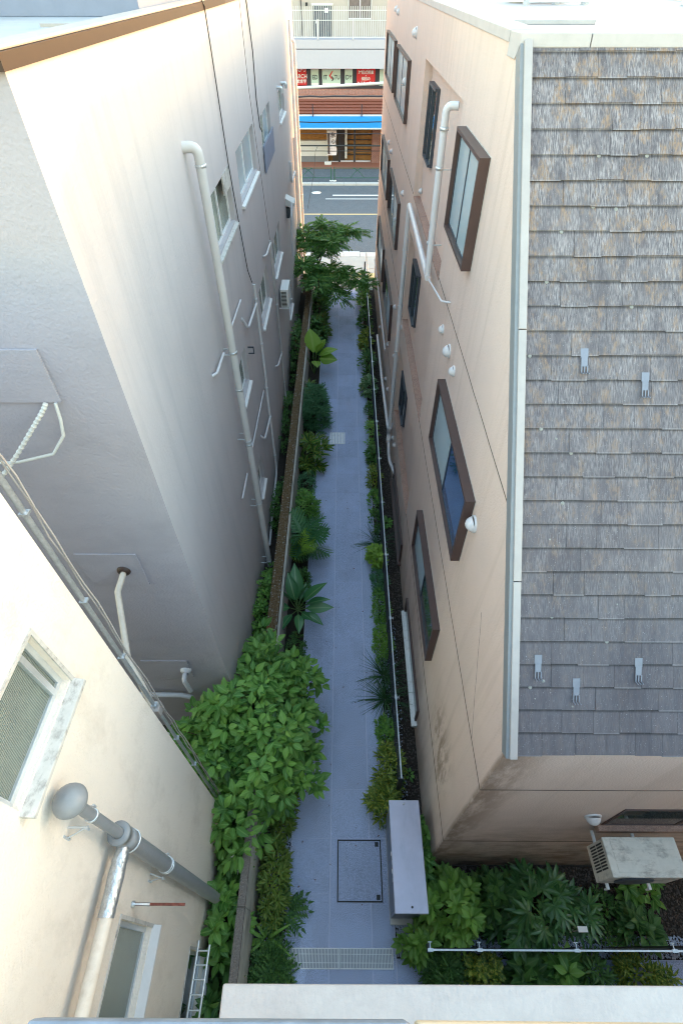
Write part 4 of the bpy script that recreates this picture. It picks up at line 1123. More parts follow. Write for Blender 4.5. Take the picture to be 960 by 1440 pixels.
# shopfront
part('shop_interior', B().box(-13, 13, 54.6, 62, -.1, 4.9), 'shop_wood', fb)
part('shop_ceiling', B().box(-13, 13, 52.4, 54.6, 3.0, 3.2), 'far_wall', fb)
part('display_counter', B().box(-6, -1.45, 54.0, 54.4, .5, 1.62), 'white_paint', fb)
part('display_base', B().box(-6, -1.45, 54.05, 54.45, .0, .5), 'locker_side', fb)
part('shop_pillar', B().box(2.45, 3.15, 53.75, 54.6, 0, 3.0), 'brick_dark', fb)
part('shop_pillar', B().box(-9.5, -8.8, 53.75, 54.6, 0, 3.0), 'brick_dark', fb)
for x in (-.38, .95):
    part('door_post', B().box(x - .08, x + .08, 54.0, 54.15, 0, 3.0), 'sign_grey', fb)
part('door_stile', B().box(.10, .28, 54.1, 54.2, .3, 2.9), 'white_paint', fb)
part('dark_doorway', B().box(-1.0, .1, 54.3, 54.5, 0, 2.8), 'shop_dark', fb)
part('threshold', B().box(-.28, .85, 54.0, 54.1, .05, .17).box(1.05, 2.4, 54.0, 54.1, .05, .17).box(-1.2, -.5, 54.0, 54.1, .05, .12), 'band_white', fb)
for i in range(7): part('wood_shelf', B().box(.3, 2.4, 54.4, 54.58, .5 + i * .36, .56 + i * .36), 'shop_dark', fb)
# flanking buildings across the street
solo('grey_street_block', B().box(13.2, 34, 53, 66, -.1, 15), 'other_build', (20, 55, 0), 'plain grey block right of the awning building across the street', 'building')
solo('pale_street_block', B().box(-34, -13.2, 53, 66, -.1, 13), 'far_wall', (-20, 55, 0), 'plain pale block left of the awning building across the street', 'building')

solo('east_sun_blocker', B().box(30, 46, -40, 11.0, -.1, 15.2), 'other_build', (36, 0, 0), 'plain block added out of view on the right to keep sun off the cream wall', 'building')  # unseen block, added only to hold the low sun off the cream wall
# banner on a weighted stand
t = thing('banner_flag', (-1.41, 53.2, .05), 'tall white banner with dark writing on a weighted pole outside the shop', 'banner')
part('base', B().box(-1.7, -1.1, 52.95, 53.35, .05, .28), 'white_paint', t, bevel=.05)
part('pole', B().tube([(-1.42, 53.1, .2), (-1.42, 53.1, 2.65)], .025, 6).tube([(-1.42, 53.1, 2.6), (-.6, 53.1, 2.55)], .018, 6), 'white_paint', t)
b = B(); n = 8
for i in range(n):
    z0_, z1_ = .75 + i * .22, .97 + i * .22
    w0, w1_ = .05 * math.sin(i * 1.1), .05 * math.sin((i + 1) * 1.1)
    b.add([(-1.40, 53.1, z0_), (-.66 + w0, 53.1 + w0, z0_), (-.66 + w1_, 53.1 + w1_, z1_), (-1.40, 53.1, z1_), (-1.40, 53.115, z0_), (-.66 + w0, 53.115 + w0, z0_), (-.66 + w1_, 53.115 + w1_, z1_), (-1.40, 53.115, z1_)],
          [(0, 1, 2, 3), (5, 4, 7, 6), (1, 5, 6, 2), (0, 3, 7, 4)])
fl = part('flag', b, 'banner', t)
part('flag_edge', B().box(-1.38, -1.22, 53.02, 53.03, .85, 2.35), 'brown_frame', fl)
text_mesh('氷', .42, -.92, 2.2, 53.0, 'ink', fl); text_mesh('心', .36, -.92, 1.75, 53.0, 'ink', fl)

for (a, c_) in ((-2.66, -2.04), (-1.76, -.28), (.06, .68)):
    part('white_strip', B().box(a, c_, 53.43, 53.44, 5.45, 5.58), 'white_tag', fb)
# green guard rail
t = thing('guard_rail', (0, 48.3, 0), 'dark green pipe guard rail with curved inner bars along the far pavement', 'guard rail')
for i in range(-4, 5):
    x = -.89 + 3.99 * i
    for dx in (-.13, .13):
        part('post', B().tube([(x + dx, 48.3, .0), (x + dx, 48.3, .95)], .045, 8), 'rail_green', t)
        part('foot', B().lathe((x + dx, 48.3, 0), (0, 0, 1), [(0, .16), (.05, .15), (.06, 0)], 8), 'white_paint', t)
    x0, x1 = x + .2, x + 3.79
    b = B().tube([(x0, 48.3, .9), (x1, 48.3, .9)], .03, 6).tube([(x0, 48.3, .22), (x1, 48.3, .22)], .03, 6)
    b.tube([(x0 + 1.25 + .9 * s_, 48.3, .24 + .64 * math.sin(math.pi / 2 * min(1, s_))) for s_ in (0, .15, .35, .6, .85, 1)], .022, 6)
    b.tube([(x1 - 1.25 - .9 * s_, 48.3, .24 + .64 * math.sin(math.pi / 2 * min(1, s_))) for s_ in (0, .15, .35, .6, .85, 1)], .022, 6)
    part('rail_bay', b, 'rail_green', t)

# overhead wires
def wire(name, x0, z0, x1, z1, y, r, m, label, sag=.1, wob=0):
    pts = []; n = 40
    for i in range(n + 1):
        u = i / n
        pts.append((x0 + (x1 - x0) * u, y, z0 + (z1 - z0) * u - sag * 4 * u * (1 - u) + wob * rnd.uniform(-1, 1)))
    solo(name, B().tube(pts, r, 5), m, (0, y, (z0 + z1) / 2), label, 'wire', 'overhead wires across the street')
wire('overhead_wire', -16, 5.95, 16, 7.35, 45.5, .09, 'cable_white', 'thick pale overhead cable crossing in front of the red signs', .25)
wire('overhead_wire', -16, 5.85, 16, 6.15, 45.7, .05, 'sign_grey', 'lumpy dark overhead cable crossing below the red signs', .2, .04)
wire('overhead_wire', -16, 4.45, 16, 4.5, 45.4, .035, 'cable_black', 'thin black overhead wire crossing the blue awning', .1, .015)
wire('overhead_wire', -16, 3.8, 16, 3.8, 45.4, .02, 'sign_grey', 'thin grey overhead wire crossing just below the blue awning', .1)
wire('overhead_wire', -16, 3.05, 16, 3.0, 45.4, .05, 'cable_black', 'thick black overhead wire crossing the middle of the shopfront', .05)
wire('overhead_wire', -16, 2.7, 16, 2.7, 45.4, .025, 'cable_black', 'lowest thin black overhead wire crossing the shopfront', .06, .01)
pts = [(-1.9, 45.4, 3.0), (-2.1, 45.1, 2.7), (-2.2, 44, 1.6), (-2.6, 41, .1)]
solo('drop_wire', B().tube(pts, .018, 5), 'cable_black', pts[0], 'thin wire dropping from the overhead line towards the road', 'wire')

# ================================================================== PLANTS
def leaf(L=1.0, W=.42, nsec=5, droop=.2, fold=.07, taper=.85, petiole=.12):
    V = []; F = []; Rb = []
    V.append((0, 0, 0)); Rb.append(1.0)
    for i in range(nsec + 1):
        t_ = i / nsec; w_ = W / 2 * math.sin(math.pi * min(1, (t_ * .94 + .06)) ** taper)
        if i == nsec: w_ = .004
        y = petiole + (L - petiole) * t_; z = -droop * y * y
        V += [(-w_, y, z + fold * w_ / (W / 2 + 1e-6)), (0, y, z), (w_, y, z + fold * w_ / (W / 2 + 1e-6))]; Rb += [0, 1, 0]
    F.append((0, 3, 2)); F.append((0, 2, 1))
    for i in range(nsec):
        a = 1 + i * 3
        F += [(a, a + 1, a + 4, a + 3), (a + 1, a + 2, a + 5, a + 4)]
    return np.array(V, float), F, np.array(Rb, float)
def leaf4(L=1.0, W=.45):
    V = [(0, 0, 0), (-W / 2, L * .45, .05), (0, L * .45, -.02), (W / 2, L * .45, .05), (0, L, -.12)]
    return np.array(V, float), [(0, 2, 1), (0, 3, 2), (1, 2, 4), (2, 3, 4)], np.array([1, 0, 1, 0, .6])
def blade(L=1.0, W=.035, droop=.7, nsec=5):
    return leaf(L, W, nsec, droop, .01, .6, 0.02)
def combine(parts_):
    V = []; F = []; Rb = []; o = 0
    for v, f, r_ in parts_:
        V.append(v); F += [tuple(i + o for i in q) for q in f]; Rb.append(r_); o += len(v)
    return np.vstack(V), F, np.concatenate(Rb)
def rotz(v, a):
    c_, s_ = math.cos(a), math.sin(a); M = np.array([[c_, -s_, 0], [s_, c_, 0], [0, 0, 1]]); return v @ M.T
def palmate(n=8):
    ps = []
    for i in range(n):
        a = R(-128 + 256 * i / (n - 1)); l_ = .62 if i in (0, n - 1) else (.85 if i in (1, n - 2) else 1.0)
        v, f, r_ = leaf(l_, .25, 5, .22, .03, .95, .0)
        v = rotz(v, a); v[:, 1] += .0; ps.append((v, f, r_))
    c_ = combine(ps)
    v = c_[0]; pet = B().tube([(0, -.9, -.35), (0, 0, 0)], .014, 4, cap=False)
    pv = np.array(pet.v); return combine([c_, (pv, pet.f, np.ones(len(pv)))])
def lobed(n=8):
    ps = []
    for i in range(n):
        y = .10 + .85 * i / n
        for sg in (-1, 1):
            l_ = .42 * math.sin(math.pi * (.25 + .7 * i / n)) + .08
            v, f, r_ = leaf(l_, .075, 3, .5, .01, .8, 0)
            v = rotz(v, -sg * R(68 - 38 * i / n)); v[:, 1] += y; v[:, 2] -= .25 * y * y; ps.append((v, f, r_))
    v, f, r_ = leaf(1, .16, 5, .25, .02, .8, 0); ps.append((v, f, r_))
    return combine(ps)
def pinnate(n=7):
    ps = []
    for i in range(n):
        y = .12 + .8 * i / n
        for sg in (-1, 1):
            v, f, r_ = leaf4(.30, .13); v = rotz(v, -sg * R(62)); v[:, 1] += y; v[:, 2] -= .3 * y * y; ps.append((v, f, r_))
    v, f, r_ = leaf4(.3, .13); v[:, 1] += .92; v[:, 2] -= .27; ps.append((v, f, r_))
    return combine(ps)

def frames(pos, fwd, roll=None):
    """matrices for leaves: local +Y along fwd, local +Z as upward as possible"""
    f = fwd / np.linalg.norm(fwd, axis=1, keepdims=True)
    up = np.tile([0., 0, 1], (len(f), 1)) + nr.normal(0, .28, (len(f), 3))
    s_ = np.cross(f, up); s_ /= np.linalg.norm(s_, axis=1, keepdims=True) + 1e-9
    u = np.cross(s_, f)
    return np.stack([s_, f, u], 2)          # columns
def scatter(name, temp, pos, fwd, size, m, parent, asparts=0, kind=None, pname='leaf', spread=.15):
    """asparts leaves (the highest ones) become objects of their own, the rest one mesh"""
    v, f, r_ = temp
    Mx = frames(pos, fwd); n = len(pos)
    size = np.broadcast_to(size, (n,)) * nr.uniform(1 - spread, 1 + spread, n)
    L = np.array(WL[parent.name])
    order = np.argsort(-(pos[:, 2] + .0))
    own = order[:asparts]; rest = order[asparts:]
    if asparts:
        key = ('leafmesh', id(temp), m)
        me = cell.get(key)
        if me is None:
            me = newmesh('leaf', v.tolist(), f, [True] * len(f), m, r_.tolist()); cell[key] = me
        for i in own:
            o = bpy.data.objects.new(pname, me); COL.objects.link(o); o.parent = parent
            M = Matrix([[Mx[i][a][c_] * size[i] for c_ in range(3)] + [pos[i][a] - L[a]] for a in range(3)] + [[0, 0, 0, 1]])
            o.matrix_local = M
    if len(rest):
        P = np.einsum('nij,kj->nki', Mx[rest] * size[rest][:, None, None], v) + pos[rest][:, None, :] - L
        k_ = len(v)
        me = bpy.data.meshes.new(name)
        allv = P.reshape(-1, 3)
        lens = np.array([len(q) for q in f]); flat = np.concatenate([np.array(q) for q in f])
        loops = (flat[None, :] + (np.arange(len(rest)) * k_)[:, None]).ravel()
        tot = np.tile(lens, len(rest)); starts = np.concatenate([[0], np.cumsum(tot)[:-1]])
        me.vertices.add(len(allv)); me.vertices.foreach_set('co', allv.ravel())
        me.loops.add(len(loops)); me.loops.foreach_set('vertex_index', loops.astype(np.int32))
        me.polygons.add(len(tot)); me.polygons.foreach_set('loop_start', starts.astype(np.int32)); me.polygons.foreach_set('loop_total', tot.astype(np.int32))
        me.update(calc_edges=True)
        me.polygons.foreach_set('use_smooth', np.ones(len(tot), bool))
        at = me.attributes.new('rib', 'FLOAT', 'POINT'); at.data.foreach_set('value', np.tile(r_, len(rest)))
        me.materials.append(MAT[m])
        o = link(name, me, parent)
        if kind: o['kind'] = kind
    return

def dome_tips(c, rx, ry, h, n, z0=.25, inner=.55, lump=.18):
    """points through the outer part of a lumpy dome"""
    c = np.array(c)
    a = nr.uniform(0, 2 * math.pi, n); e = np.arcsin(nr.uniform(z0 * .3, 1, n))
    rr = nr.uniform(inner, 1, n) ** .6
    ph = nr.uniform(0, 6.28, 4)
    lum = 1 + lump * (np.sin(3 * a + ph[0]) * np.cos(2.3 * e + ph[1]) + .6 * np.sin(7 * a + ph[2]) * np.sin(5 * e + ph[3]))
    d_ = np.stack([np.cos(a) * np.cos(e), np.sin(a) * np.cos(e), np.sin(e)], 1)
    p_ = d_ * np.array([rx, ry, h]) * (rr * lum)[:, None] + c
    return p_, d_
def rosettes(tips, dirs, k, tilt=(8, 55), out=.5, off=.02):
    P = []; D = []
    for p_, d_ in zip(tips, dirs):
        a0 = nr.uniform(0, 6.28)
        for j in range(k):
            a = a0 + 2 * math.pi * j / k + nr.normal(0, .2); e = R(nr.uniform(*tilt))
            v = np.array([math.cos(a) * math.cos(e), math.sin(a) * math.cos(e), math.sin(e)]) + d_ * out * np.array([1, 1, .2])
            P.append(p_ + v * off + np.array([0, 0, nr.normal(0, .015)])); D.append(v)
    return np.array(P), np.array(D)
OV, OV4, SLIM, BL, PAL, LOB, PIN = leaf(1, .52, 5, .30, .07), leaf4(), leaf(1, .26, 5, .35, .05), blade(), palmate(), lobed(), pinnate()
PAD = leaf(1, .40, 8, .28, .07, .9, .12); BROAD = leaf(1, .72, 8, .25, .06, .85, .10); STRAP = leaf(1, .11, 6, .6, .02, .7, .02)

def stems(root, base, tips, r0, m='twig', n=14, name='stem'):
    b = B(); base = Vector(base); idx = nr.choice(len(tips), min(n, len(tips)), replace=False)
    for i in idx:
        t_ = Vector(tips[i]); mid = base.lerp(t_, .5) + Vector((0, 0, (t_.z - base.z) * .12)) + Vector(nr.normal(0, .03, 3))
        b.tube([base + Vector(nr.normal(0, .03, 3)) * (1, 0)[0], mid, t_], r0, 5, radii=[r0, r0 * .6, r0 * .3], cap=False)
    part(name, b, m, root)
def clip_pts(P, D, fn):
    k_ = np.array([fn(p_) for p_ in P]); return P[k_], D[k_]
def shrub(name, label, x, y, rx, ry, h, temp, m, n, k, size, z=0.0, asparts=0, cat='shrub', group=None, stem='twig', tilt=(8, 55), out=.5, clip=None, nst=12, lump=.18, inner=.55):
    root = thing(name, (x, y, z), label, cat, group)
    tips, dirs = dome_tips((x, y, z), rx, ry, h, n, inner=inner, lump=lump)
    if clip is not None: tips, dirs = clip_pts(tips, dirs, clip)
    P, D = rosettes(tips, dirs, k, tilt, out)
    scatter('foliage', temp, P, D, size, m, root, asparts=asparts)
    stems(root, (x, y, z - .03), tips, max(.006, h * .012), stem, nst)
    return root, tips
def crown(name, label, x, y, temp, m, n, size, z=0., h=.5, tilt=(20, 75), cat='plant', group=None, asparts=True, stem=True, dirs=None):
    """leaves or blades springing from one base"""
    root = thing(name, (x, y, z), label, cat, group)
    a = np.arange(n) * 2.4 + nr.uniform(0, 6); e = np.radians(nr.uniform(tilt[0], tilt[1], n))
    D = np.stack([np.cos(a) * np.cos(e), np.sin(a) * np.cos(e), np.sin(e)], 1)
    if dirs is not None: D += np.array(dirs)
    P = np.array([x, y, z]) + np.stack([np.zeros(n), np.zeros(n), nr.uniform(.2, 1, n) * h], 1) + D * .04
    scatter('foliage', temp, P, D, size, m, root, asparts=n if asparts else 0)
    if stem: part('stem', B().tube([(x, y, z - .03), (x + .01, y, z + h)], .02, 6, radii=[.03, .018]), 'green_stem', root)
    return root

# big bush spilling over the wall
def bush_ok(p_):
    if p_[0] < XL + .06 and p_[1] > YF - .06: return False
    if p_[0] < XC + .05 and p_[1] < 2.44: return False
    return True
root = thing('big_bush', (-1.9, 3.6, .25), 'big dense green bush spilling over the low wall towards the path', 'bush')
T1, D1 = dome_tips((-1.83, 4.0, .6), 1.22, 1.42, 2.0, 270, lump=.2)
T2, D2 = dome_tips((-1.42, 3.3, .5), .92, 1.0, 1.7, 150, lump=.25)
T3, D3 = dome_tips((-2.7, 3.4, .6), .75, .9, 1.7, 130, lump=.12)
T4, D4 = dome_tips((-1.0, 4.9, .7), .55, .5, 1.1, 45)
T5, D5 = dome_tips((-1.9, 2.2, .5), .32, .8, 1.45, 60)
T6, D6 = dome_tips((-1.9, 5.4, .5), .34, .7, 1.5, 50)
Tt = np.vstack([T1, T2, T3, T4, T5, T6]); Dt = np.vstack([D1, D2, D3, D4, D5, D6])
Tt, Dt = clip_pts(Tt, Dt, bush_ok)
Tt = Tt + nr.normal(0, .05, Tt.shape)
P_, D_ = rosettes(Tt, Dt, 7, (-15, 55), .5, .06)
P_, D_ = clip_pts(P_, D_, bush_ok)
big_n = int(len(P_) * .75)
sel = nr.permutation(len(P_))
scatter('foliage', OV, P_[sel[:big_n]], D_[sel[:big_n]], .205, 'leaf_bush', root, asparts=230, spread=.35)
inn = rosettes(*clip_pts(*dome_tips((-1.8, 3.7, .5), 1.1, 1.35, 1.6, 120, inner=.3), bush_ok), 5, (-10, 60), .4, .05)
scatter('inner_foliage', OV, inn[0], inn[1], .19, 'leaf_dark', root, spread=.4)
scatter('young_foliage', OV, P_[sel[big_n:]] + np.array([0, 0, .05]), D_[sel[big_n:]], .15, 'leaf_light', root, asparts=60)
stems(root, (-1.9, 3.6, .2), Tt, .022, 'twig', 70)
fi = nr.choice(len(Tt), 16, replace=False); ft, fd = Tt[fi] + np.array([0, 0, .14]), Dt[fi]
scatter('flower_spikes', SLIM, ft, fd + np.array([0, 0, .6]), .14, 'flower', root, asparts=len(ft), pname='flower_spike')

# bush strip between the left wall and the low wall
for (x, y, rx, ry, h, m, n, lab) in ((-2.03, 7.2, .20, 1.3, .95, 'leaf_bush', 150, 'small-leaved green shrub strip behind the mossy wall beside the big bush'),
                               (-2.05, 11.0, .16, 1.2, .7, 'leaf_dark', 60, 'sparse low greenery behind the mossy wall under the thin drainpipes'),
                               (-2.03, 15.5, .2, 1.8, .9, 'leaf_dark', 110, 'dark greenery behind the mossy wall below the wall air conditioner'),
                               (-2.0, 20.0, .22, 2.2, 1.6, 'leaf_dark', 190, 'tall dark greenery behind the mossy wall near the street end')):
    shrub('strip_shrub', lab, x, y, rx, ry, h, OV4, m, n, 6, .12, z=.25, group='shrubs behind the low wall', clip=lambda p_: p_[0] > XL + .03 or p_[1] < YF)
shrub('corner_shrub', 'leafy dark green shrub at the foot of the cream wall by the ladder', -2.0, .9, .26, .75, 1.1, OV, 'leaf_bush', 60, 5, .2, z=.25, asparts=90, clip=lambda p_: p_[0] > XC + .05)
shrub('corner_shrub', 'leafy green shrub between cream wall and low wall, nearest the ledge', -1.95, -.5, .25, .7, 1.0, OV, 'leaf_dark', 40, 5, .19, z=.25, asparts=40, clip=lambda p_: p_[0] > XC + .05)
shrub('corner_shrub', 'leafy green shrub wedged between grey pipe foot and low wall', -1.98, 1.9, .22, .5, .95, OV, 'leaf_bush', 40, 5, .19, z=.25, asparts=50, clip=lambda p_: p_[0] > XC + .05)

# left bed, near to far
shrub('hedge_shrub', 'yellow-green mottled small-leaved shrub in the left bed beside the locker cover', -1.26, 1.45, .24, .75, .7, SLIM, 'leaf_hedge', 130, 6, .13)
shrub('hedge_shrub', 'mottled small-leaved shrub half under the big bush in left bed', -1.2, 2.6, .25, .6, .6, SLIM, 'leaf_hedge', 90, 6, .12)
shrub('hedge_shrub', 'small mottled shrub peeping out at the path edge below the big bush', -.98, 3.9, .16, .5, .5, SLIM, 'leaf_hedge', 50, 6, .11)
crown('strap_plant', 'light green strap-leaved plant in left bed beside the long grating', -1.35, .55, STRAP, 'leaf_light', 16, .52, h=.12, tilt=(5, 50), stem=False)
shrub('fern_shrub', 'feathery dark fern in left bed nearest the ledge', -1.22, .05, .26, .42, .4, PIN, 'leaf_dark', 60, 4, .22)
crown('small_fern', 'small fern leaning over the path edge by the mottled shrub', -1.05, .95, PIN, 'leaf_dark', 14, .38, h=.15, tilt=(5, 45), stem=False)
shrub('mound_shrub', 'fine-leaved dark mound between big bush and paddle-leaved plant', -1.2, 5.9, .28, .8, .45, OV4, 'leaf_dark', 150, 6, .07)
pr = thing('paddle_plant', (-1.2, 7.15, 0), 'plant with large dark paddle-shaped leaves beside the big bush', 'plant')
n = 13; a = np.array([95, 60, 35, 12, -8, -35, -80, -120, 150, 115, 200, 70, -55]) * math.pi / 180; e = np.radians([55, 58, 40, 28, 20, 12, 25, 20, 50, 62, 40, 30, 30])
D = np.stack([np.cos(a) * np.cos(e), np.sin(a) * np.cos(e), np.sin(e)], 1)
P = np.array([-1.18, 7.15, .55]) + D * .22
scatter('foliage', PAD, P, D, np.array([.85, .85, .7, .72, .72, .65, .6, .6, .7, .7, .6, .5, .5]), 'leaf_paddle', pr, asparts=n)
part('stem', B().tube([(-1.2, 7.15, -.03), (-1.18, 7.15, .3), (-1.18, 7.15, .6)], .035, 8, radii=[.04, .032, .02]), 'green_stem', pr)
pr2 = B()
for d_ in D: pr2.tube([Vector((-1.18, 7.15, .5)), Vector((-1.18, 7.15, .55)) + Vector(d_) * .3], .012, 6)
part('leaf_stalks', pr2, 'green_stem', pr)
shrub('mound_shrub', 'fine-leaved dark mound behind the paddle-leaved plant', -1.2, 8.1, .3, .6, .6, OV4, 'leaf_dark', 150, 6, .08)
mo = crown('split_leaf_plant', 'plant with glossy deeply split leaves reaching over the path', -1.15, 9.5, LOB, 'leaf_paddle', 15, .82, h=.75, tilt=(5, 50), dirs=(.15, -.1, 0))
crown('split_leaf_plant', 'younger plant with bright yellow-green split leaves beside the dark one', -1.2, 9.1, LOB, 'leaf_lime', 7, .6, h=.75, tilt=(15, 60))
shrub('round_shrub', 'round dark green shrub behind the split-leaved plants', -1.15, 10.9, .38, .75, .95, OV4, 'leaf_bush', 200, 6, .11)
shrub('mound_shrub', 'low fine-leaved dark mound before the yellow-edged plant', -1.2, 12.3, .3, .6, .5, OV4, 'leaf_bluegreen', 140, 6, .07)
root = thing('yellow_edged_plant', (-1.1, 13.5, 0), 'spiky plant with long yellow-edged leaves left of the path grating', 'plant')
tp, dr = dome_tips((-1.08, 13.6, 0), .42, .75, .9, 22, lump=.1)
P, D = rosettes(tp, dr, 9, (10, 60), .4, .03)
scatter('foliage', SLIM, P, D, .40, 'leaf_variegated', root, asparts=120); stems(root, (-1.1, 13.6, 0), tp, .012, 'green_stem', 12)
shrub('airy_shrub', 'airy blue-green shrub with fine leaves beyond the yellow-edged plant', -1.12, 16.2, .48, 1.2, 1.15, PIN, 'leaf_bluegreen', 120, 5, .26)
shrub('yellow_tip_shrub', 'small shrub with yellow tips tucked against the wall by the airy shrub', -1.35, 17.0, .2, .4, 1.1, SLIM, 'leaf_variegated', 30, 6, .22)
bp_ = thing('broad_leaf_plant', (-1.25, 19.3, 0), 'plant with few very broad lime green leaves near the middle of the wall', 'plant')
a = np.radians([95, 10, -20, 60, 180, -75, 30]); e = np.radians([55, 30, 15, 40, 25, 15, 60]); D = np.stack([np.cos(a) * np.cos(e), np.sin(a) * np.cos(e), np.sin(e)], 1)
scatter('foliage', BROAD, np.array([-1.25, 19.3, .7]) + D * .25, D, np.array([.95, .9, .75, .7, .7, .6, .6]), 'leaf_lime', bp_, asparts=7)
b = B()
for d_ in D: b.tube([(-1.25, 19.3, 0), Vector((-1.25, 19.3, .7)) + Vector(d_) * .3], .018, 6)
part('leaf_stalks', b, 'green_stem', bp_)
shrub('bed_shrub', 'dark shrub with yellowish tips between broad-leaved plant and street tree', -1.2, 21.6, .38, 1.3, 1.2, OV, 'leaf_dark', 110, 6, .19)
shrub('yellow_tip_shrub', 'shrub with yellow variegated tips near the street tree', -.98, 22.6, .3, .8, .95, SLIM, 'leaf_variegated', 40, 6, .24)
shrub('bed_shrub', 'dark shrub below the street tree crown', -1.2, 24.6, .42, 1.6, 1.2, OV, 'leaf_dark', 120, 6, .2)
shrub('yellow_tip_shrub', 'narrow yellow-flecked shrub under the tree by the wall end', -1.25, 26.8, .35, .8, 1.3, SLIM, 'leaf_variegated', 40, 6, .24)

# street tree
tr = thing('street_tree', (-1.4, 25.2, 0), 'small feathery-leaved tree arching over the path at the street end', 'tree')
tk = B()
tk.tube([(-1.4, 25.2, -.05), (-1.35, 25.2, .9), (-1.3, 25.3, 1.8), (-1.2, 25.4, 2.6)], .07, 8, radii=[.09, .07, .055, .04])
ends = []
limbs = [((-1.3, 25.3, 1.7), (-.5, 24.4, 2.4), (.35, 23.8, 2.35), (1.0, 23.6, 2.0)), ((-1.25, 25.3, 2.1), (-.8, 26.4, 3.0), (-.2, 27.0, 3.2), (.6, 27.1, 3.1)), ((-1.2, 25.4, 2.5), (-1.1, 26.2, 3.3), (-1.0, 26.9, 3.6)),
         ((-1.3, 25.3, 1.8), (-1.8, 24.6, 2.5), (-1.9, 23.9, 2.7)), ((-1.2, 25.4, 2.5), (-.7, 25.2, 3.2), (-.4, 25.0, 3.4)), ((-1.3, 25.2, 1.6), (-1.2, 24.0, 2.2), (-1.1, 23.0, 2.2)), ((-1.2, 25.4, 2.4), (-1.8, 26.2, 3.1), (-2.0, 26.8, 3.3)), ((-1.3, 25.3, 1.8), (-.6, 23.9, 1.9), (-.2, 23.0, 1.6))]
for l_ in limbs: tk.tube(l_, .03, 6, radii=[.045, .03, .018, .01][:len(l_)])
part('trunk', tk, 'bark', tr)
P = []; D = []
for l_ in limbs:
    for j in range(len(l_) - 1):
        for u in np.linspace(.1, 1, 13):
            q = np.array(l_[j]) * (1 - u) + np.array(l_[j + 1]) * u
            if j == 0 and u < .45: continue
            for s_ in range(5):
                a = nr.uniform(0, 6.28); e = nr.uniform(-.3, .6)
                v = np.array([math.cos(a) * math.cos(e), math.sin(a) * math.cos(e), math.sin(e)])
                P.append(q + v * nr.uniform(.02, .42) * np.array([1, 1, .6])); D.append(v)
P, D = np.array(P), np.array(D); k_ = P[:, 0] > XL + .12
scatter('crown', PIN, P[k_], D[k_], .46, 'leaf_tree', tr, asparts=0)

# right bed, near to far
shrub('croton_bush', 'bright yellow mottled bush at the fence end beside the locker', .86, 2.72, .26, .34, .5, SLIM, 'leaf_croton', 42, 7, .2, asparts=110)
shrub('croton_bush', 'yellow mottled bush, second along the fence from the locker', 1.02, 3.4, .27, .46, .55, SLIM, 'leaf_croton', 60, 7, .17, asparts=60)
shrub('bed_shrub', 'small light green shrub between yellow bushes and grassy tuft', 1.0, 4.2, .2, .3, .35, OV4, 'leaf_bush', 60, 6, .1)
for (y, lab, s_, n) in ((4.95, 'tuft of long dark grass blades by the fence, nearest of the tufts', .62, 70), (5.55, 'tuft of long dark grass blades by the fence, behind the nearest tuft', .6, 60), (9.75, 'spiky dark grass tuft leaning over path beside the pale green shrub', .6, 55)):
    crown('grass_tuft', lab, 1.02, y, BL, 'blade', n, s_, h=.05, tilt=(10, 75), cat='grass tuft', group='grass tufts in the right bed', asparts=False, stem=False)
for (y, ry, m, sz, lab, h, n) in ((6.45, .55, 'leaf_light', .08, 'light green ground cover patch in right bed behind the grass tufts', .3, 130), (7.5, .6, 'leaf_bush', .07, 'mid green low ground cover along the fence foot', .26, 150), (8.4, .45, 'leaf_bluegreen', .07, 'bluish low ground cover along the fence foot', .22, 110)):
    shrub('ground_cover_patch', lab, 1.03, y, .24, ry, h, OV4, m, n, 6, sz, group='low ground cover in the right bed')
shrub('pale_shrub', 'pale lime green round shrub in the right bed halfway', .98, 9.15, .26, .36, .5, OV, 'leaf_lime', 34, 7, .16, asparts=60)
right = [(10.6, .24, .5, .5, 'leaf_dark', OV4, .1, 'dark green shrub behind the spiky tuft in right bed'), (11.5, .24, .5, .5, 'leaf_bush', OV4, .12, 'mid green shrub before the yellowish one in right bed'),
         (12.6, .27, .55, .6, 'leaf_croton', SLIM, .16, 'yellowish mottled shrub opposite the yellow-edged plant'), (13.7, .24, .5, .5, 'leaf_dark', OV, .14, 'dark shrub level with the square grating in right bed'),
         (15.0, .24, .7, .55, 'leaf_light', SLIM, .16, 'long light green shrub just beyond the square grating in right bed'), (16.4, .24, .6, .45, 'leaf_dark', OV4, .1, 'low dark shrub opposite the airy shrub'),
         (18.0, .3, .7, .7, 'leaf_white', OV, .2, 'white-edged shrub opposite the broad-leaved plant'), (19.8, .32, .9, .8, 'leaf_dark', SLIM, .24, 'dark slender-leaved shrub beyond the white-edged one'),
         (21.8, .34, .9, .8, 'leaf_croton', OV, .2, 'yellow-flecked dark shrub in right bed before the tree'), (23.6, .34, .9, .8, 'leaf_dark', OV, .2, 'dark shrub opposite the street tree trunk'),
         (25.4, .34, .8, 1.0, 'leaf_light', OV, .2, 'light green shrub beneath the arching tree branch'), (26.9, .3, .6, 1.2, 'leaf_white', OV, .2, 'white-flowered shrub at the street end of the fence')]
for (y, rx, ry, h, m, tmp, sz, lab) in right:
    shrub('bed_shrub', lab, 1.05, y, rx * .8, ry, h * .85, tmp, m, 48, 5, sz, group='shrubs along the right bed')
crown('seedling', 'single small seedling on the bare soil by the pink wall', 1.45, 3.3, OV, 'leaf_bush', 9, .11, h=.06, tilt=(5, 40))
crown('seedling', 'leafy clump pushing through the fence towards the pink wall', 1.38, 10.6, OV, 'leaf_bush', 14, .2, h=.12, tilt=(5, 50))

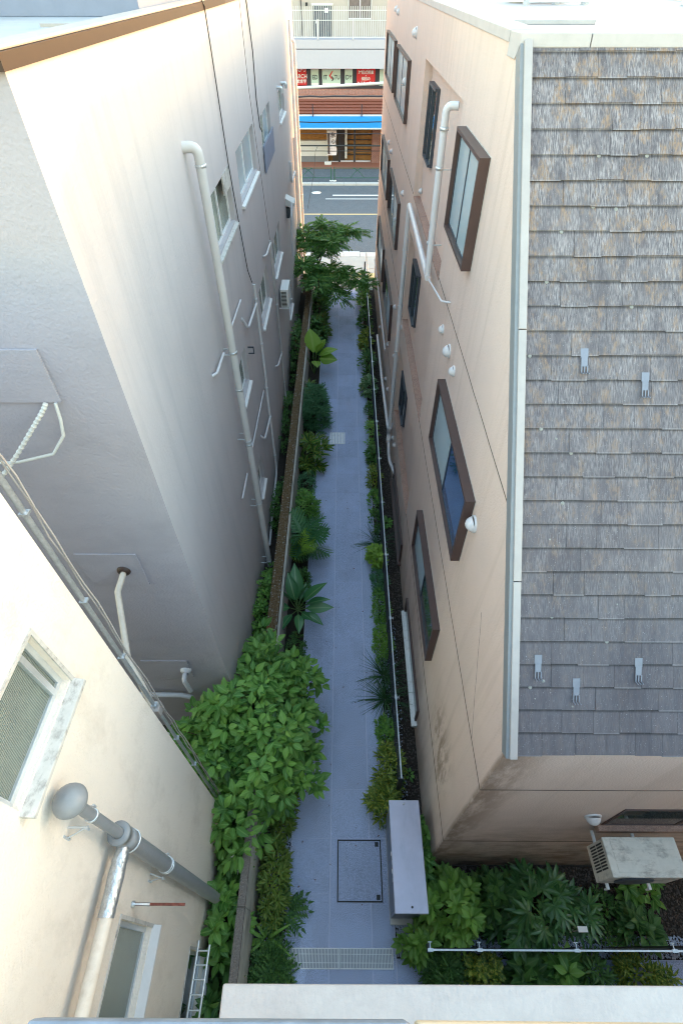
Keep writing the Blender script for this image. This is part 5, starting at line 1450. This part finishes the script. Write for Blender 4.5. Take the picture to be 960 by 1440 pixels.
# garden
shrub('garden_bush', 'light green broad-leaved bush between locker and pink building corner', 1.95, 1.0, .62, .52, 1.15, OV, 'leaf_light', 95, 6, .19, asparts=270, cat='bush')
shrub('garden_bush', 'narrow green bush in the gap behind the locker', 1.55, 1.85, .12, .55, .8, OV, 'leaf_bush', 36, 6, .16, asparts=60, cat='bush', clip=lambda p_: p_[0] < XR - .03)
shrub('trailing_bush', 'small leafy bush spilling round the locker foot by the fence corner', 1.33, .5, .26, .2, .75, OV, 'leaf_light', 22, 6, .17, asparts=50)
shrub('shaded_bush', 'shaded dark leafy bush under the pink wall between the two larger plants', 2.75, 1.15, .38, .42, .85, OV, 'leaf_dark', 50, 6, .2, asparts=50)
fa = thing('lobed_leaf_plant', (3.6, 1.05, 0), 'large glossy plant with hand-shaped leaves under the outdoor air conditioner', 'plant')
tp, dr = dome_tips((3.55, .98, 0), .92, .52, 1.45, 74, lump=.15, inner=.6)
tp, dr = clip_pts(tp, dr, lambda p_: p_[1] < YN - .12 and not (p_[0] > 3.6 and p_[2] > 2.9))
D = dr * np.array([1, 1, .15]) + nr.normal(0, .35, dr.shape) * np.array([1, 1, .3])
scatter('foliage', PAL, tp, D, .27, 'leaf_fatsia', fa, asparts=len(tp), spread=.25)
stems(fa, (3.6, 1.0, 0), tp, .018, 'green_stem', 24)
fa2 = thing('lobed_leaf_plant', (2.9, .75, 0), 'smaller glossy plant with hand-shaped leaves leaning on the fence', 'plant')
tp, dr = dome_tips((2.95, .72, 0), .42, .3, .85, 18, lump=.1)
scatter('foliage', PAL, tp, dr * np.array([1, 1, .15]) + nr.normal(0, .3, dr.shape) * np.array([1, 1, .3]), .22, 'leaf_fatsia', fa2, asparts=len(tp), spread=.25)
stems(fa2, (2.9, .75, 0), tp, .014, 'green_stem', 10)
for (x, y, h, m, tmp, sz, n, lab) in ((4.75, 1.0, .35, 'leaf_dark', OV4, .12, 30, 'sparse dark weeds below the outdoor air conditioner'), (5.4, .75, .4, 'leaf_dark', OV, .2, 26, 'dark leafy clump by the fence at the right edge'), (5.6, 1.35, .4, 'leaf_bush', OV, .2, 14, 'small green clump against the pink wall at right edge'), (4.9, .55, .3, 'leaf_dark', OV4, .1, 30, 'dark creeping plant over the blue gravel')):
    shrub('garden_weed', lab, x, y, .38, .28, h, tmp, m, n, 5, sz, group='low plants at the right of the garden')
for (x, y, rx, h, m, tmp, sz, n, lab) in ((1.75, .12, .22, .45, 'leaf_dark', PIN, .2, 40, 'wispy dark plant outside the garden fence corner'), (2.45, .12, .30, .5, 'leaf_croton', OV, .15, 34, 'yellow-flecked shrub outside the fence, below the light green bush'),
          (3.2, .10, .25, .5, 'leaf_dark', OV, .24, 16, 'broad dark-leaved shrub outside the garden fence'), (3.75, .10, .22, .5, 'leaf_bush', OV, .24, 12, 'broad green-leaved shrub outside the fence, below the hand-leaved plant'),
          (4.3, .12, .3, .5, 'leaf_dark', SLIM, .16, 30, 'slender dark shrub outside the garden fence'), (5.15, .08, .42, .5, 'leaf_croton', SLIM, .16, 60, 'yellowish shrub outside the fence at the bottom right')):
    shrub('fence_front_shrub', lab, x, y, rx, .2, h, tmp, m, n, 6, sz, group='shrubs outside the garden fence')

fl_ = thing('fallen_leaves', (0, 5, 0), 'a few dry brown leaves and bits lying scattered on the paving', 'fallen leaves')
n = 110
P = np.stack([nr.choice([-.85, .85, .3, -.4], n) + nr.normal(0, .14, n), nr.uniform(.6, 16, n), np.full(n, .008)], 1)
P = P[(P[:, 0] > -1) & (P[:, 0] < .93)]
D = np.stack([nr.normal(0, 1, len(P)), nr.normal(0, 1, len(P)), nr.uniform(0, .1, len(P))], 1)
scatter('leaves', OV4, P, D, .045, 'twig', fl_, asparts=0, spread=.5, kind='stuff')
